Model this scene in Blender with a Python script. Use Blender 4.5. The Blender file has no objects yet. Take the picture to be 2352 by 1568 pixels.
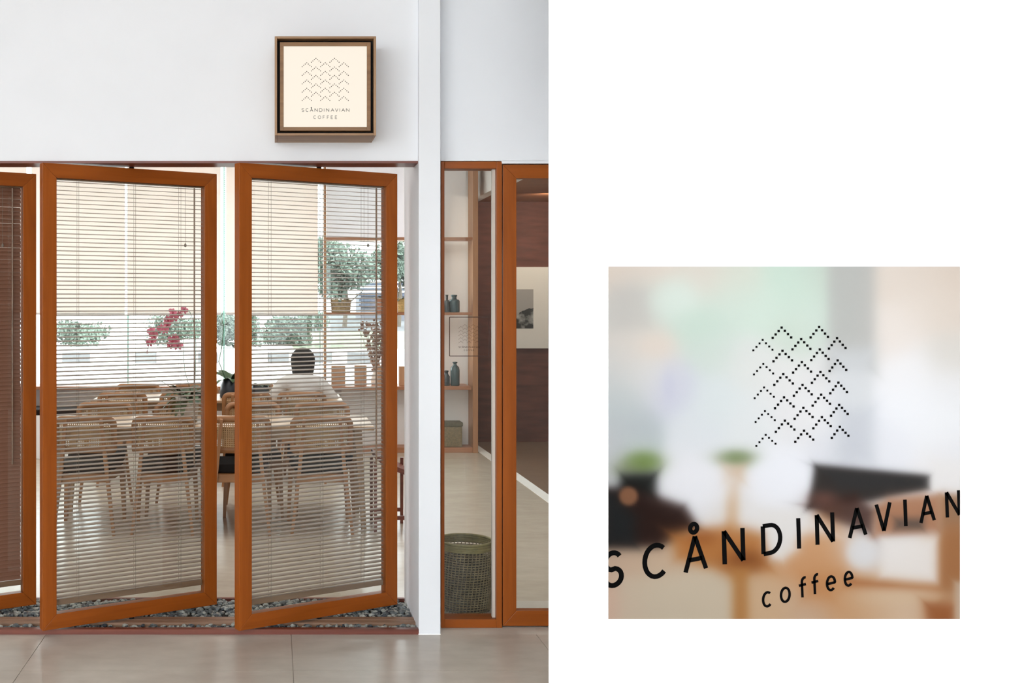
import bpy, bmesh, math, random
import numpy as np
from mathutils import Vector, Matrix
random.seed(7)
SC = bpy.context.scene
COL = SC.collection
PI = math.pi
R = math.radians

# ------------------------------------------------------------------ camera
F = 2440.0            # focal length in pixels of the 2352 px wide frame
CH = 1.57             # camera height
cd = bpy.data.cameras.new('camera'); cam = bpy.data.objects.new('camera', cd); COL.objects.link(cam)
cd.sensor_width = 36.0; cd.lens = 36.0 * F / 2352.0
cd.shift_x = (1176 - 630) / 2352.0; cd.shift_y = -(784 - 695) / 2352.0
cd.clip_start = 0.05; cd.clip_end = 400
cam.location = (0, 0, CH); cam.rotation_euler = (PI / 2, 0, 0)
SC.camera = cam

# ------------------------------------------------------------------ world, lamps, exposure
SC.view_settings.view_transform = 'Standard'
SC.view_settings.look = 'None'
SC.view_settings.gamma = 1.0
SC.view_settings.use_curve_mapping = False
SC.view_settings.exposure = 0.0
w = bpy.data.worlds.new('overcast_sky'); SC.world = w; w.use_nodes = True
bg = w.node_tree.nodes['Background']
bg.inputs['Color'].default_value = (0.90, 0.96, 1.0, 1)
bg.inputs['Strength'].default_value = 6.5
try:
    SC.cycles.transparent_max_bounces = 24
    SC.cycles.max_bounces = 10
    SC.cycles.diffuse_bounces = 5
    SC.cycles.sample_clamp_indirect = 6.0
    SC.cycles.caustics_reflective = False
    SC.cycles.caustics_refractive = False
except Exception:
    pass

def area_lamp(name, loc, size, size_y, energy, color=(1, 1, 1), target=None):
    l = bpy.data.lights.new(name, 'AREA'); l.shape = 'RECTANGLE'; l.size = size; l.size_y = size_y
    l.energy = energy; l.color = color
    o = bpy.data.objects.new(name, l); COL.objects.link(o); o.location = loc
    if target is not None:
        d = Vector(target) - Vector(loc)
        o.rotation_euler = d.to_track_quat('-Z', 'Y').to_euler()
    return o
area_lamp('cafe_fill_light', (-0.8, 8.1, 3.2), 4.5, 3.5, 75, (1.0, 0.96, 0.91))  # unseen fill added to lift the cafe interior
area_lamp('cafe_side_fill', (1.5, 7.6, 3.2), 0.9, 3.5, 30, (1.0, 0.96, 0.91))  # another added fill, brightens the cafe floor on the right
wash = area_lamp('panel_wash_fill', (-1.6, -0.6, 2.9), 0.7, 0.7, 23, (0.97, 0.985, 1.0), (2.75, 4.25, 1.3))  # added fill that brings the page wall up to full white
wash.data.spread = R(38)
area_lamp('alcove_light', (2.9, 11.0, 2.66), 0.25, 0.25, 14, (1.0, 0.86, 0.7), (2.95, 11.9, 1.6))

# ------------------------------------------------------------------ node helpers
def lin(c):
    def f(v):
        v = v / 255.0
        return v / 12.92 if v <= 0.04045 else ((v + 0.055) / 1.055) ** 2.4
    return tuple(f(v) for v in c)

def new_mat(name):
    m = bpy.data.materials.new(name); m.use_nodes = True
    nt = m.node_tree
    return m, nt, nt.nodes['Principled BSDF'], nt.nodes['Material Output']

def plain(name, col, rough=0.6, var=0.06, scale=12.0, bump=0.0, spec=0.5, metal=0.0, stretch=(1, 1, 1), detail=4.0):
    """base colour with a little procedural mottling, optional fine relief"""
    m, nt, p, out = new_mat(name)
    N, L = nt.nodes, nt.links
    tc = N.new('ShaderNodeTexCoord'); mp = N.new('ShaderNodeMapping'); mp.inputs['Scale'].default_value = stretch
    no = N.new('ShaderNodeTexNoise'); no.inputs['Scale'].default_value = scale; no.inputs['Detail'].default_value = detail
    L.new(tc.outputs['Object'], mp.inputs['Vector']); L.new(mp.outputs['Vector'], no.inputs['Vector'])
    cr = N.new('ShaderNodeValToRGB')
    cr.color_ramp.elements[0].position = 0.3; cr.color_ramp.elements[1].position = 0.7
    cr.color_ramp.elements[0].color = tuple(max(0, c * (1 - var)) for c in col) + (1,)
    cr.color_ramp.elements[1].color = tuple(min(1, c * (1 + var)) for c in col) + (1,)
    L.new(no.outputs['Fac'], cr.inputs['Fac']); L.new(cr.outputs['Color'], p.inputs['Base Color'])
    p.inputs['Roughness'].default_value = rough; p.inputs['Metallic'].default_value = metal
    p.inputs['Specular IOR Level'].default_value = spec
    if bump > 0:
        b = N.new('ShaderNodeBump'); b.inputs['Strength'].default_value = bump; b.inputs['Distance'].default_value = 0.01
        L.new(no.outputs['Fac'], b.inputs['Height']); L.new(b.outputs['Normal'], p.inputs['Normal'])
    return m

def wood(name, c1, c2, axis='z', rough=0.35, scale=9.0, spec=0.5):
    """grain running along one axis of the object"""
    m, nt, p, out = new_mat(name)
    N, L = nt.nodes, nt.links
    tc = N.new('ShaderNodeTexCoord'); mp = N.new('ShaderNodeMapping')
    s = {'x': (0.06, 1, 1), 'y': (1, 0.06, 1), 'z': (1, 1, 0.06)}[axis]
    mp.inputs['Scale'].default_value = s
    n1 = N.new('ShaderNodeTexNoise'); n1.inputs['Scale'].default_value = scale * 4; n1.inputs['Detail'].default_value = 6
    n1.inputs['Distortion'].default_value = 0.6
    n2 = N.new('ShaderNodeTexNoise'); n2.inputs['Scale'].default_value = scale * 0.6; n2.inputs['Detail'].default_value = 2
    L.new(tc.outputs['Object'], mp.inputs['Vector'])
    L.new(mp.outputs['Vector'], n1.inputs['Vector']); L.new(mp.outputs['Vector'], n2.inputs['Vector'])
    mx = N.new('ShaderNodeMath'); mx.operation = 'ADD'; L.new(n1.outputs['Fac'], mx.inputs[0]); L.new(n2.outputs['Fac'], mx.inputs[1])
    hf = N.new('ShaderNodeMath'); hf.operation = 'MULTIPLY'; hf.inputs[1].default_value = 0.5; L.new(mx.outputs[0], hf.inputs[0])
    cr = N.new('ShaderNodeValToRGB')
    cr.color_ramp.elements[0].position = 0.38; cr.color_ramp.elements[1].position = 0.64
    cr.color_ramp.elements[0].color = tuple(c1) + (1,); cr.color_ramp.elements[1].color = tuple(c2) + (1,)
    L.new(hf.outputs[0], cr.inputs['Fac']); L.new(cr.outputs['Color'], p.inputs['Base Color'])
    p.inputs['Roughness'].default_value = rough; p.inputs['Specular IOR Level'].default_value = spec
    b = N.new('ShaderNodeBump'); b.inputs['Strength'].default_value = 0.06; b.inputs['Distance'].default_value = 0.005
    L.new(n1.outputs['Fac'], b.inputs['Height']); L.new(b.outputs['Normal'], p.inputs['Normal'])
    return m

def glass(name, tint=(0.97, 0.99, 0.98), ior=1.5):
    m = bpy.data.materials.new(name); m.use_nodes = True
    nt = m.node_tree; N, L = nt.nodes, nt.links
    for n in list(N):
        if n.type != 'OUTPUT_MATERIAL': N.remove(n)
    out = N['Material Output']
    t = N.new('ShaderNodeBsdfTransparent'); t.inputs['Color'].default_value = tint + (1,)
    g = N.new('ShaderNodeBsdfGlossy'); g.inputs['Roughness'].default_value = 0.01
    fr = N.new('ShaderNodeFresnel'); ge = N.new('ShaderNodeNewGeometry')     # thin pane: the same reflectance from both of its faces
    mr = N.new('ShaderNodeMapRange'); mr.inputs['To Min'].default_value = ior; mr.inputs['To Max'].default_value = 1.0 / ior
    L.new(ge.outputs['Backfacing'], mr.inputs['Value']); L.new(mr.outputs[0], fr.inputs['IOR'])
    mix = N.new('ShaderNodeMixShader')
    L.new(fr.outputs[0], mix.inputs[0]); L.new(t.outputs[0], mix.inputs[1]); L.new(g.outputs[0], mix.inputs[2])
    L.new(mix.outputs[0], out.inputs['Surface'])
    return m

def shade_cloth(name, col, trans):
    m = bpy.data.materials.new(name); m.use_nodes = True
    nt = m.node_tree; N, L = nt.nodes, nt.links
    for n in list(N):
        if n.type != 'OUTPUT_MATERIAL': N.remove(n)
    out = N['Material Output']
    tc = N.new('ShaderNodeTexCoord'); no = N.new('ShaderNodeTexNoise'); no.inputs['Scale'].default_value = 60
    L.new(tc.outputs['Object'], no.inputs['Vector'])
    cr = N.new('ShaderNodeValToRGB')
    cr.color_ramp.elements[0].color = tuple(c * 0.96 for c in col) + (1,); cr.color_ramp.elements[1].color = tuple(col) + (1,)
    L.new(no.outputs['Fac'], cr.inputs['Fac'])
    d = N.new('ShaderNodeBsdfDiffuse'); t = N.new('ShaderNodeBsdfTranslucent')
    L.new(cr.outputs['Color'], d.inputs['Color']); L.new(cr.outputs['Color'], t.inputs['Color'])
    mix = N.new('ShaderNodeMixShader'); mix.inputs[0].default_value = trans
    L.new(d.outputs[0], mix.inputs[1]); L.new(t.outputs[0], mix.inputs[2]); L.new(mix.outputs[0], out.inputs['Surface'])
    return m

def concrete(name, c1, c2, rough, tile=None, joint=(0.3, 0.28, 0.25)):
    m, nt, p, out = new_mat(name)
    N, L = nt.nodes, nt.links
    tc = N.new('ShaderNodeTexCoord')
    n1 = N.new('ShaderNodeTexNoise'); n1.inputs['Scale'].default_value = 3.0; n1.inputs['Detail'].default_value = 10; n1.inputs['Roughness'].default_value = 0.75
    n2 = N.new('ShaderNodeTexNoise'); n2.inputs['Scale'].default_value = 14; n2.inputs['Detail'].default_value = 5
    mp = N.new('ShaderNodeMapping'); mp.inputs['Scale'].default_value = (0.5, 1.0, 1.0)
    L.new(tc.outputs['Object'], mp.inputs['Vector'])
    L.new(mp.outputs['Vector'], n1.inputs['Vector']); L.new(mp.outputs['Vector'], n2.inputs['Vector'])
    ad = N.new('ShaderNodeMixRGB'); ad.inputs[0].default_value = 0.35
    L.new(n1.outputs['Fac'], ad.inputs[1]); L.new(n2.outputs['Fac'], ad.inputs[2])
    cr = N.new('ShaderNodeValToRGB'); cr.color_ramp.elements[0].position = 0.30; cr.color_ramp.elements[1].position = 0.70
    cr.color_ramp.elements[0].color = tuple(c1) + (1,); cr.color_ramp.elements[1].color = tuple(c2) + (1,)
    L.new(ad.outputs[0], cr.inputs['Fac'])
    L.new(cr.outputs['Color'], p.inputs['Base Color'])
    rr = N.new('ShaderNodeMapRange'); rr.inputs['To Min'].default_value = rough * 0.95; rr.inputs['To Max'].default_value = rough * 1.1
    L.new(n1.outputs['Fac'], rr.inputs['Value']); L.new(rr.outputs[0], p.inputs['Roughness'])
    b = N.new('ShaderNodeBump'); b.inputs['Strength'].default_value = 0.03; b.inputs['Distance'].default_value = 0.01
    L.new(n2.outputs['Fac'], b.inputs['Height']); L.new(b.outputs['Normal'], p.inputs['Normal'])
    return m

def emitter(name, col, strength):
    m, nt, p, out = new_mat(name)
    p.inputs['Base Color'].default_value = tuple(col) + (1,)
    p.inputs['Emission Color'].default_value = tuple(col) + (1,)
    p.inputs['Emission Strength'].default_value = strength; p.inputs['Base Color'].default_value = tuple(c * 0.12 for c in col) + (1,)
    p.inputs['Roughness'].default_value = 0.5
    return m

# ------------------------------------------------------------------ materials
M = {}
M['wall'] = plain('white_plaster', (0.845, 0.87, 0.915), 0.85, 0.015, 3.0, 0.05)
M['wall_in'] = plain('white_interior_paint', (0.87, 0.86, 0.855), 0.85, 0.015, 3.0, 0.03)
M['panel'] = plain('bright_white_paint', (0.94, 0.94, 0.94), 0.9, 0.004, 3.0, 0.0, spec=0.2)
M['floor'] = concrete('polished_concrete', (0.44, 0.392, 0.335), (0.62, 0.565, 0.495), 0.28)
M['floor_in'] = concrete('pale_polished_concrete', (0.49, 0.43, 0.35), (0.64, 0.575, 0.48), 0.24)
M['floor_alcove'] = concrete('brown_concrete', (0.16, 0.10, 0.065), (0.26, 0.17, 0.11), 0.4)
M['sill'] = concrete('pale_stone', (0.52, 0.47, 0.41), (0.62, 0.57, 0.5), 0.5)
DW1, DW2 = (0.255, 0.060, 0.006), (0.355, 0.089, 0.011)
M['door_v'] = wood('teak_upright', DW1, DW2, 'z', 0.36, spec=0.25)
M['door_h'] = wood('teak_crosswise', DW1, DW2, 'x', 0.36, spec=0.25)
M['red_wood'] = wood('red_brown_wood', (0.13, 0.03, 0.018), (0.22, 0.06, 0.035), 'x', 0.4)
M['rail_wood'] = wood('weathered_wood', (0.22, 0.12, 0.075), (0.36, 0.22, 0.14), 'x', 0.6)
M['slat'] = wood('slat_wood', (0.185, 0.105, 0.063), (0.29, 0.18, 0.118), 'x', 0.34, spec=0.5)
M['slat_dark'] = wood('dark_slat_wood', (0.23, 0.105, 0.072), (0.31, 0.155, 0.112), 'x', 0.6, spec=0.15)
M['cord'] = plain('brown_cord', (0.16, 0.08, 0.045), 0.8)
M['grey_cord'] = plain('grey_cord', (0.22, 0.18, 0.15), 0.8)
M['glass'] = glass('clear_glass')
M['glass_edge'] = plain('green_glass_edge', (0.22, 0.55, 0.46), 0.2)
M['chair'] = wood('oak_chair', (0.30, 0.13, 0.045), (0.42, 0.195, 0.08), 'z', 0.45)
M['chair_h'] = wood('oak_chair_crosswise', (0.275, 0.117, 0.042), (0.385, 0.178, 0.07), 'x', 0.45)
M['cane'] = plain('cane_weave', (0.48, 0.30, 0.145), 0.6, 0.08, 40)
M['black_cushion'] = plain('black_leather', (0.014, 0.011, 0.010), 0.75, 0.1, 30, spec=0.15)
M['table'] = wood('light_oak_table', (0.36, 0.21, 0.105), (0.45, 0.285, 0.16), 'x', 0.4)
M['shelf'] = wood('shelf_wood_upright', (0.40, 0.19, 0.085), (0.52, 0.27, 0.13), 'z', 0.45)
M['shelf_h'] = wood('shelf_wood_crosswise', (0.36, 0.15, 0.07), (0.48, 0.22, 0.11), 'x', 0.45)
M['sign_wood'] = wood('sign_wood', (0.27, 0.15, 0.075), (0.42, 0.255, 0.14), 'x', 0.5)
M['sign_wood_v'] = wood('sign_wood_upright', (0.27, 0.15, 0.075), (0.42, 0.255, 0.14), 'z', 0.5)
M['sign_inner'] = wood('sign_inner_wood', (0.20, 0.10, 0.04), (0.32, 0.17, 0.07), 'x', 0.5)
M['sign_black'] = plain('black_recess', (0.008, 0.006, 0.006), 0.9)
M['sign_glow'] = emitter('lit_sign_face', (1.0, 0.905, 0.77), 0.84)
M['ink'] = plain('black_ink', (0.004, 0.004, 0.004), 1.0, 0.02, spec=0.0)
M['ink_grey'] = plain('grey_ink', (0.30, 0.28, 0.26), 0.8, 0.02)
M['ink_brown'] = plain('dark_brown_vinyl', (0.05, 0.025, 0.02), 0.8, 0.02)
M['bottle'] = plain('dark_bottle_glass', (0.02, 0.035, 0.04), 0.12, 0.2, 20)
M['bottle_teal'] = plain('teal_bottle_glass', (0.03, 0.075, 0.085), 0.12, 0.2, 20)
M['olive_box'] = plain('olive_rattan', (0.22, 0.17, 0.085), 0.7, 0.25, 60, 0.3)
M['olive_lid'] = plain('dark_olive_rattan', (0.10, 0.09, 0.05), 0.7, 0.25, 60, 0.3)
M['basket'] = plain('grey_brown_rattan', (0.20, 0.155, 0.085), 0.65, 0.3, 40)
M['basket_rim'] = plain('olive_rattan_rim', (0.22, 0.18, 0.07), 0.6, 0.2, 40)
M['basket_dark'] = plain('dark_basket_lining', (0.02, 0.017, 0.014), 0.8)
M['white_pot'] = plain('white_ceramic', (0.82, 0.80, 0.78), 0.3)
M['dark_pot'] = plain('dark_navy_ceramic', (0.012, 0.016, 0.024), 0.35)
M['leaf_dark'] = plain('dark_green_leaf', (0.035, 0.075, 0.03), 0.45, 0.3, 15)
M['leaf_grey'] = plain('grey_green_leaf', (0.10, 0.13, 0.06), 0.5, 0.3, 15)
M['stem'] = plain('green_stem', (0.06, 0.14, 0.07), 0.5)
M['petal'] = plain('pink_petal', (0.75, 0.22, 0.32), 0.5, 0.25, 30)
M['petal_core'] = plain('deep_pink_petal', (0.42, 0.04, 0.09), 0.5, 0.2, 30)
M['dried'] = plain('dried_flower', (0.33, 0.21, 0.16), 0.9, 0.4, 25)
M['tan_board'] = wood('tan_board', (0.50, 0.27, 0.14), (0.60, 0.35, 0.20), 'z', 0.55)
M['wicker'] = plain('tan_wicker', (0.40, 0.29, 0.15), 0.7, 0.3, 50, 0.3)
M['wicker_yellow'] = plain('yellow_wicker', (0.60, 0.42, 0.17), 0.7, 0.2, 50, 0.3)
M['terracotta'] = plain('terracotta', (0.48, 0.22, 0.13), 0.8)
M['shade'] = shade_cloth('cream_roller_shade', (0.95, 0.88, 0.84), 0.42)
M['shade_grey'] = shade_cloth('pale_roller_shade', (0.88, 0.85, 0.86), 0.42)
M['white_metal'] = plain('white_metal', (0.8, 0.8, 0.8), 0.4)
M['dark_red_wall'] = plain('dark_red_wall', (0.13, 0.042, 0.028), 0.75, 0.35, 3.0, 0.2, stretch=(1, 1, 6))
M['brown_wall'] = plain('reddish_brown_wall', (0.22, 0.09, 0.05), 0.8, 0.2, 4.0)
M['alcove_ceiling'] = wood('alcove_ceiling_wood', (0.28, 0.11, 0.05), (0.36, 0.15, 0.07), 'x', 0.5)
M['paper'] = plain('white_mount_board', (0.80, 0.77, 0.72), 0.8, 0.01)
M['skin'] = plain('skin', (0.60, 0.36, 0.25), 0.5, 0.05)
M['hair'] = plain('black_hair', (0.006, 0.005, 0.005), 0.7, 0.3, 60, spec=0.12, stretch=(6, 6, 1))
M['shirt'] = plain('white_shirt', (0.74, 0.72, 0.72), 0.9, 0.03, 8, 0.2)
M['trousers'] = plain('dark_trousers', (0.03, 0.03, 0.04), 0.8)
M['bark'] = plain('grey_bark', (0.16, 0.13, 0.10), 0.9, 0.2, 30)
M['foliage'] = plain('pale_green_foliage', (0.16, 0.205, 0.165), 0.7, 0.45, 2.0)
M['foliage_b'] = plain('grey_green_foliage', (0.115, 0.155, 0.12), 0.7, 0.45, 2.0)
M['lawn'] = plain('yellow_green_lawn', (0.165, 0.178, 0.115), 0.9, 0.3, 3.0)
M['asphalt'] = plain('grey_asphalt', (0.085, 0.087, 0.09), 0.85, 0.12, 4.0)
M['white_wall_out'] = plain('white_garden_wall', (0.9, 0.9, 0.88), 0.8, 0.02)
M['grey_panel'] = plain('grey_panel', (0.20, 0.195, 0.205), 0.8, 0.05)
M['blue_roof'] = plain('blue_grey_slat', (0.07, 0.085, 0.125), 0.6, 0.1)
M['lavender'] = plain('pale_lavender_wall', (0.16, 0.16, 0.185), 0.8, 0.05)
M['soil'] = plain('dark_soil', (0.03, 0.028, 0.026), 0.9)
M['peb_a'] = plain('blue_grey_pebble', (0.12, 0.14, 0.145), 0.6, 0.35, 40)
M['peb_b'] = plain('pale_grey_pebble', (0.33, 0.34, 0.31), 0.65, 0.3, 40)
M['peb_c'] = plain('dark_pebble', (0.045, 0.055, 0.065), 0.55, 0.35, 40)

# ------------------------------------------------------------------ geometry helpers
class MB:
    """collects vertices and faces of one mesh"""
    def __init__(s): s.v, s.f, s.mi = [], [], []
    def add(s, vs, fs, mi=0):
        n = len(s.v); s.v += [tuple(p) for p in vs]
        s.f += [tuple(i + n for i in f) for f in fs]; s.mi += [mi] * len(fs); return s
    def box(s, x0, x1, y0, y1, z0, z1, mi=0):
        return s.add([(x0,y0,z0),(x1,y0,z0),(x1,y1,z0),(x0,y1,z0),(x0,y0,z1),(x1,y0,z1),(x1,y1,z1),(x0,y1,z1)],
                     [(0,3,2,1),(4,5,6,7),(0,1,5,4),(1,2,6,5),(2,3,7,6),(3,0,4,7)], mi)
    def prism_xz(s, pts, y0, y1, mi=0):
        n = len(pts)
        vs = [(x, y0, z) for x, z in pts] + [(x, y1, z) for x, z in pts]
        fs = [tuple(range(n)), tuple(range(2*n-1, n-1, -1))] + [(i, i+n, (i+1) % n + n, (i+1) % n) for i in range(n)]
        return s.add(vs, fs, mi)
    def prism_xy(s, pts, z0, z1, mi=0):
        n = len(pts)
        vs = [(x, y, z0) for x, y in pts] + [(x, y, z1) for x, y in pts]
        fs = [tuple(range(n-1, -1, -1)), tuple(range(n, 2*n))] + [(i, (i+1) % n, (i+1) % n + n, i+n) for i in range(n)]
        return s.add(vs, fs, mi)
    def tube(s, pts, rad, n=8, mi=0, caps=True):
        pts = [Vector(p) for p in pts]
        rr = rad if isinstance(rad, (list, tuple)) else [rad] * len(pts)
        base = len(s.v); k = len(pts); ref = None
        for i, p in enumerate(pts):
            t = (pts[min(i+1, k-1)] - pts[max(i-1, 0)]).normalized()
            if ref is None: ref = Vector((0, 0, 1)) if abs(t.z) < 0.9 else Vector((1, 0, 0))
            a = t.cross(ref).normalized(); b = t.cross(a).normalized(); ref = -b if False else ref
            for j in range(n):
                an = 2*PI*j/n
                q = p + a*math.cos(an)*rr[i] + b*math.sin(an)*rr[i]
                s.v.append(tuple(q))
        for i in range(k-1):
            for j in range(n):
                s.f.append((base+i*n+j, base+i*n+(j+1) % n, base+(i+1)*n+(j+1) % n, base+(i+1)*n+j)); s.mi.append(mi)
        if caps:
            s.f.append(tuple(base+j for j in range(n-1, -1, -1))); s.mi.append(mi)
            s.f.append(tuple(base+(k-1)*n+j for j in range(n))); s.mi.append(mi)
        return s
    def bar(s, p0, p1, w0, d0, w1=None, d1=None, side=(1, 0, 0), mi=0):
        """tapered rectangular bar; w is along `side`, d across it"""
        w1 = w0 if w1 is None else w1; d1 = d0 if d1 is None else d1
        p0, p1 = Vector(p0), Vector(p1); t = (p1 - p0).normalized()
        a = Vector(side); a = (a - t * a.dot(t)).normalized(); b = t.cross(a)
        vs = []
        for p, ww, dd in ((p0, w0, d0), (p1, w1, d1)):
            for sa, sb in ((-1,-1), (1,-1), (1,1), (-1,1)):
                vs.append(p + a*sa*ww/2 + b*sb*dd/2)
        return s.add(vs, [(0,3,2,1),(4,5,6,7),(0,1,5,4),(1,2,6,5),(2,3,7,6),(3,0,4,7)], mi)
    def lathe(s, prof, n=24, c=(0, 0, 0), mi=0, cap0=True, cap1=False):
        base = len(s.v); k = len(prof)
        for r, z in prof:
            for j in range(n):
                an = 2*PI*j/n
                s.v.append((c[0]+r*math.cos(an), c[1]+r*math.sin(an), c[2]+z))
        for i in range(k-1):
            for j in range(n):
                s.f.append((base+i*n+j, base+i*n+(j+1) % n, base+(i+1)*n+(j+1) % n, base+(i+1)*n+j)); s.mi.append(mi)
        if cap0: s.f.append(tuple(base+j for j in range(n-1, -1, -1))); s.mi.append(mi)
        if cap1: s.f.append(tuple(base+(k-1)*n+j for j in range(n))); s.mi.append(mi)
        return s
    def mesh(s, name, mats, smooth=False):
        me = bpy.data.meshes.new(name); me.from_pydata(s.v, [], s.f)
        for m in (mats if isinstance(mats, (list, tuple)) else [mats]): me.materials.append(m)
        if any(s.mi):
            me.polygons.foreach_set('material_index', s.mi)
        if smooth: me.polygons.foreach_set('use_smooth', [True]*len(me.polygons))
        me.validate(); me.update(); return me

def link(name, me, parent=None, loc=None, rot=None):
    o = bpy.data.objects.new(name, me); COL.objects.link(o)
    if parent is not None: o.parent = parent
    if loc is not None: o.location = loc
    if rot is not None: o.rotation_euler = rot
    return o
def obj(name, mb, mats, parent=None, smooth=False, bevel=0.0):
    o = link(name, mb.mesh(name, mats, smooth), parent)
    if bevel > 0:
        b = o.modifiers.new('bevel', 'BEVEL'); b.width = bevel; b.segments = 2; b.limit_method = 'ANGLE'
    return o
def thing(name, label, cat, loc=(0, 0, 0), rotz=0.0, group=None, kind=None):
    o = bpy.data.objects.new(name, None); COL.objects.link(o); o.empty_display_size = 0.1
    o.location = loc; o.rotation_euler = (0, 0, rotz)
    return tag(o, label, cat, group, kind)
def tag(o, label, cat=None, group=None, kind=None):
    if label: o['label'] = label
    if cat: o['category'] = cat
    if group: o['group'] = group
    if kind: o['kind'] = kind
    return o
def struct(name, mb, mats, label=None, cat=None, bevel=0.0):
    o = obj(name, mb, mats, None, False, bevel); o['kind'] = 'structure'
    if label: o['label'] = label
    if cat: o['category'] = cat
    return o
def dup(root, loc, rotz, label, group=None):
    r = root.copy(); COL.objects.link(r); r.location = loc; r.rotation_euler = (0, 0, rotz); r['label'] = label
    if group: r['group'] = group
    for ch in list(root.children):
        c = ch.copy(); COL.objects.link(c); c.parent = r
        for g in list(ch.children):
            d = g.copy(); COL.objects.link(d); d.parent = c
    return r
def WX(x, Y): return (x - 630.0) * Y / F          # photo column -> metres at a given distance
def WZ(y, Y): return CH + (695.0 - y) * Y / F     # photo row -> height at a given distance

# ================================================================== SETTING
WF = 5.06                        # front face of the white wall
fl_ = struct('floor', MB().box(-14, 9, -22, 5.03, -0.12, -0.006), M['floor'], 'polished grey concrete floor in front of the pivot doors', 'floor')
ys = [5.03, 4.53, 3.37, 2.21, 1.05, -0.11, -1.27, -2.43]
for i in range(7):
    for j in range(len(ys) - 1):
        x0 = 0.08 - 3 * 1.16 + 1.16 * i
        obj('tile', MB().box(x0 + 0.0012, x0 + 1.16 - 0.0012, ys[j + 1] + 0.0012, ys[j] - (0.0012 if j else 0), -0.006, 0), M['floor'], fl_)
struct('floor.001', MB().box(-4.3, 2.15, 5.60, 11.7, -0.12, 0), M['floor_in'], 'pale polished concrete floor of the cafe room', 'floor')
struct('trim_5', MB().box(0.7875, 6.0, 5.03, 5.60, -0.12, 0.0), M['sill'], 'pale stone strip under the glazed door and side window', 'trim')
struct('floor.003', MB().box(2.15, 2.24, 5.60, 12.1, -0.12, 0.004), M['white_wall_out'], 'narrow white floor strip at the edge of the dark red alcove', 'floor')
struct('floor.002', MB().box(2.24, 6.0, 5.60, 12.1, -0.12, 0), M['floor_alcove'], 'brown floor of the dark red alcove', 'floor')
struct('wall_front', MB().box(-4.3, 0.69, WF, WF + 0.15, 2.245, 4.2), M['wall'], 'large white wall above the wooden pivot doors', 'wall')
struct('wall_front.001', MB().box(0.78, 6.0, 5.13, 5.28, 2.255, 4.2), M['wall'], 'greyer white wall above the narrow glass side window', 'wall')
struct('wall_front.002', MB().box(-9.0, -2.75, WF, WF + 0.15, 0, 2.245), M['wall'], 'white wall beyond the last pivot door', 'wall')
struct('trim_6', MB().box(0.684, 0.7875, 5.03, 5.59, 0, 4.2), M['wall'], 'white rectangular column between pivot doors and side window', 'column', bevel=0.004)
struct('ceiling', MB().box(-5.15, 6.2, -6.0, 5.3, 4.2, 4.3), M['wall_in'], 'unseen white ceiling added to limit skylight in the front hall', 'ceiling')  # blocks sky from above, added to dim the front hall
struct('wall_added_right', MB().box(6.0, 6.15, 2.0, 12.1, 0, 4.2), M['wall_in'], 'unseen white side wall added for the door glass reflections', 'wall')  # added out of view: blocks sky, gives the doors a pale reflection
struct('wall_added_right.001', MB().box(6.0, 6.15, -7.0, 2.0, 0, 4.2), M['brown_wall'], 'unseen reddish brown side wall added for the door glass reflections', 'wall')  # unseen; brown picked for what the door glass reflects
struct('wall_added_rear', MB().box(1.6, 6.15, -7.15, -7.0, 0, 4.2), M['wall_in'], 'unseen white rear wall added to cut sky glare in the glass', 'wall')  # added to keep bright sky out of the side window reflection
struct('wall_added_left', MB().box(-5.15, -5.0, -1.0, 5.06, 0, 4.2), M['wall_in'], 'unseen white left wall added to cut grazing skylight', 'wall')  # added out of view so light reaches the facade more frontally
struct('trim_1', MB().box(-2.75, 0.684, WF - 0.004, WF + 0.15, 2.234, 2.245), M['red_wood'], 'reddish wooden strip lining the opening over the pivot doors', 'trim')
struct('trim_2', MB().box(-2.75, 0.684, 5.03, 5.062, -0.02, 0.024), M['red_wood'], 'reddish wooden kerb in front of the pebble bed', 'kerb')
struct('trim_3', MB().box(-2.75, 0.684, 5.575, 5.60, -0.02, 0.018), M['red_wood'], 'reddish wooden kerb behind the pebble bed', 'kerb')
struct('trim_4', MB().box(-2.75, 0.684, 5.142, 5.182, -0.02, 0.022).box(-2.75, 0.684, 5.194, 5.238, -0.02, 0.022).box(-2.75, 0.684, 5.182, 5.194, -0.02, 0.012),
       M['rail_wood'], 'weathered double wooden track running along the pebble bed', 'track')
# cafe shell
BW = 11.5
struct('wall_back', MB().box(-4.3, 2.2, BW, BW + 0.12, 0, 0.66), M['wall_in'], 'white low wall under the cafe windows', 'wall')
struct('wall_back.001', MB().box(-4.3, 2.2, BW, BW + 0.12, 3.12, 3.45), M['wall_in'], 'white wall strip over the cafe windows', 'wall')
struct('wall_back.003', MB().box(1.62, 2.2, BW, BW + 0.12, 0.66, 3.12), M['wall_in'], 'white wall behind the bottle shelves', 'wall')
struct('wall_cafe_left', MB().box(-4.45, -4.3, 5.21, BW + 0.12, 0, 3.45), M['wall_in'], 'white left wall of the cafe room', 'wall')
struct('ceiling.001', MB().box(-4.45, 6.0, 5.21, 12.2, 3.4, 3.5), M['wall_in'], 'white ceiling of the cafe room', 'ceiling')
struct('wall_bulkhead', MB().box(2.2, 2.3, 5.28, 12.0, 2.71, 3.4), M['wall_in'], 'white bulkhead over the alcove opening', 'wall')
struct('wall_alcove_back', MB().box(2.14, 6.0, 12.0, 12.15, 0, 2.71), M['dark_red_wall'], 'dark red textured alcove wall with a white picture', 'wall')
struct('ceiling_alcove', MB().box(2.3, 6.0, 5.6, 12.0, 2.71, 2.76), M['alcove_ceiling'], 'brown wooden ceiling of the alcove', 'ceiling')
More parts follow.
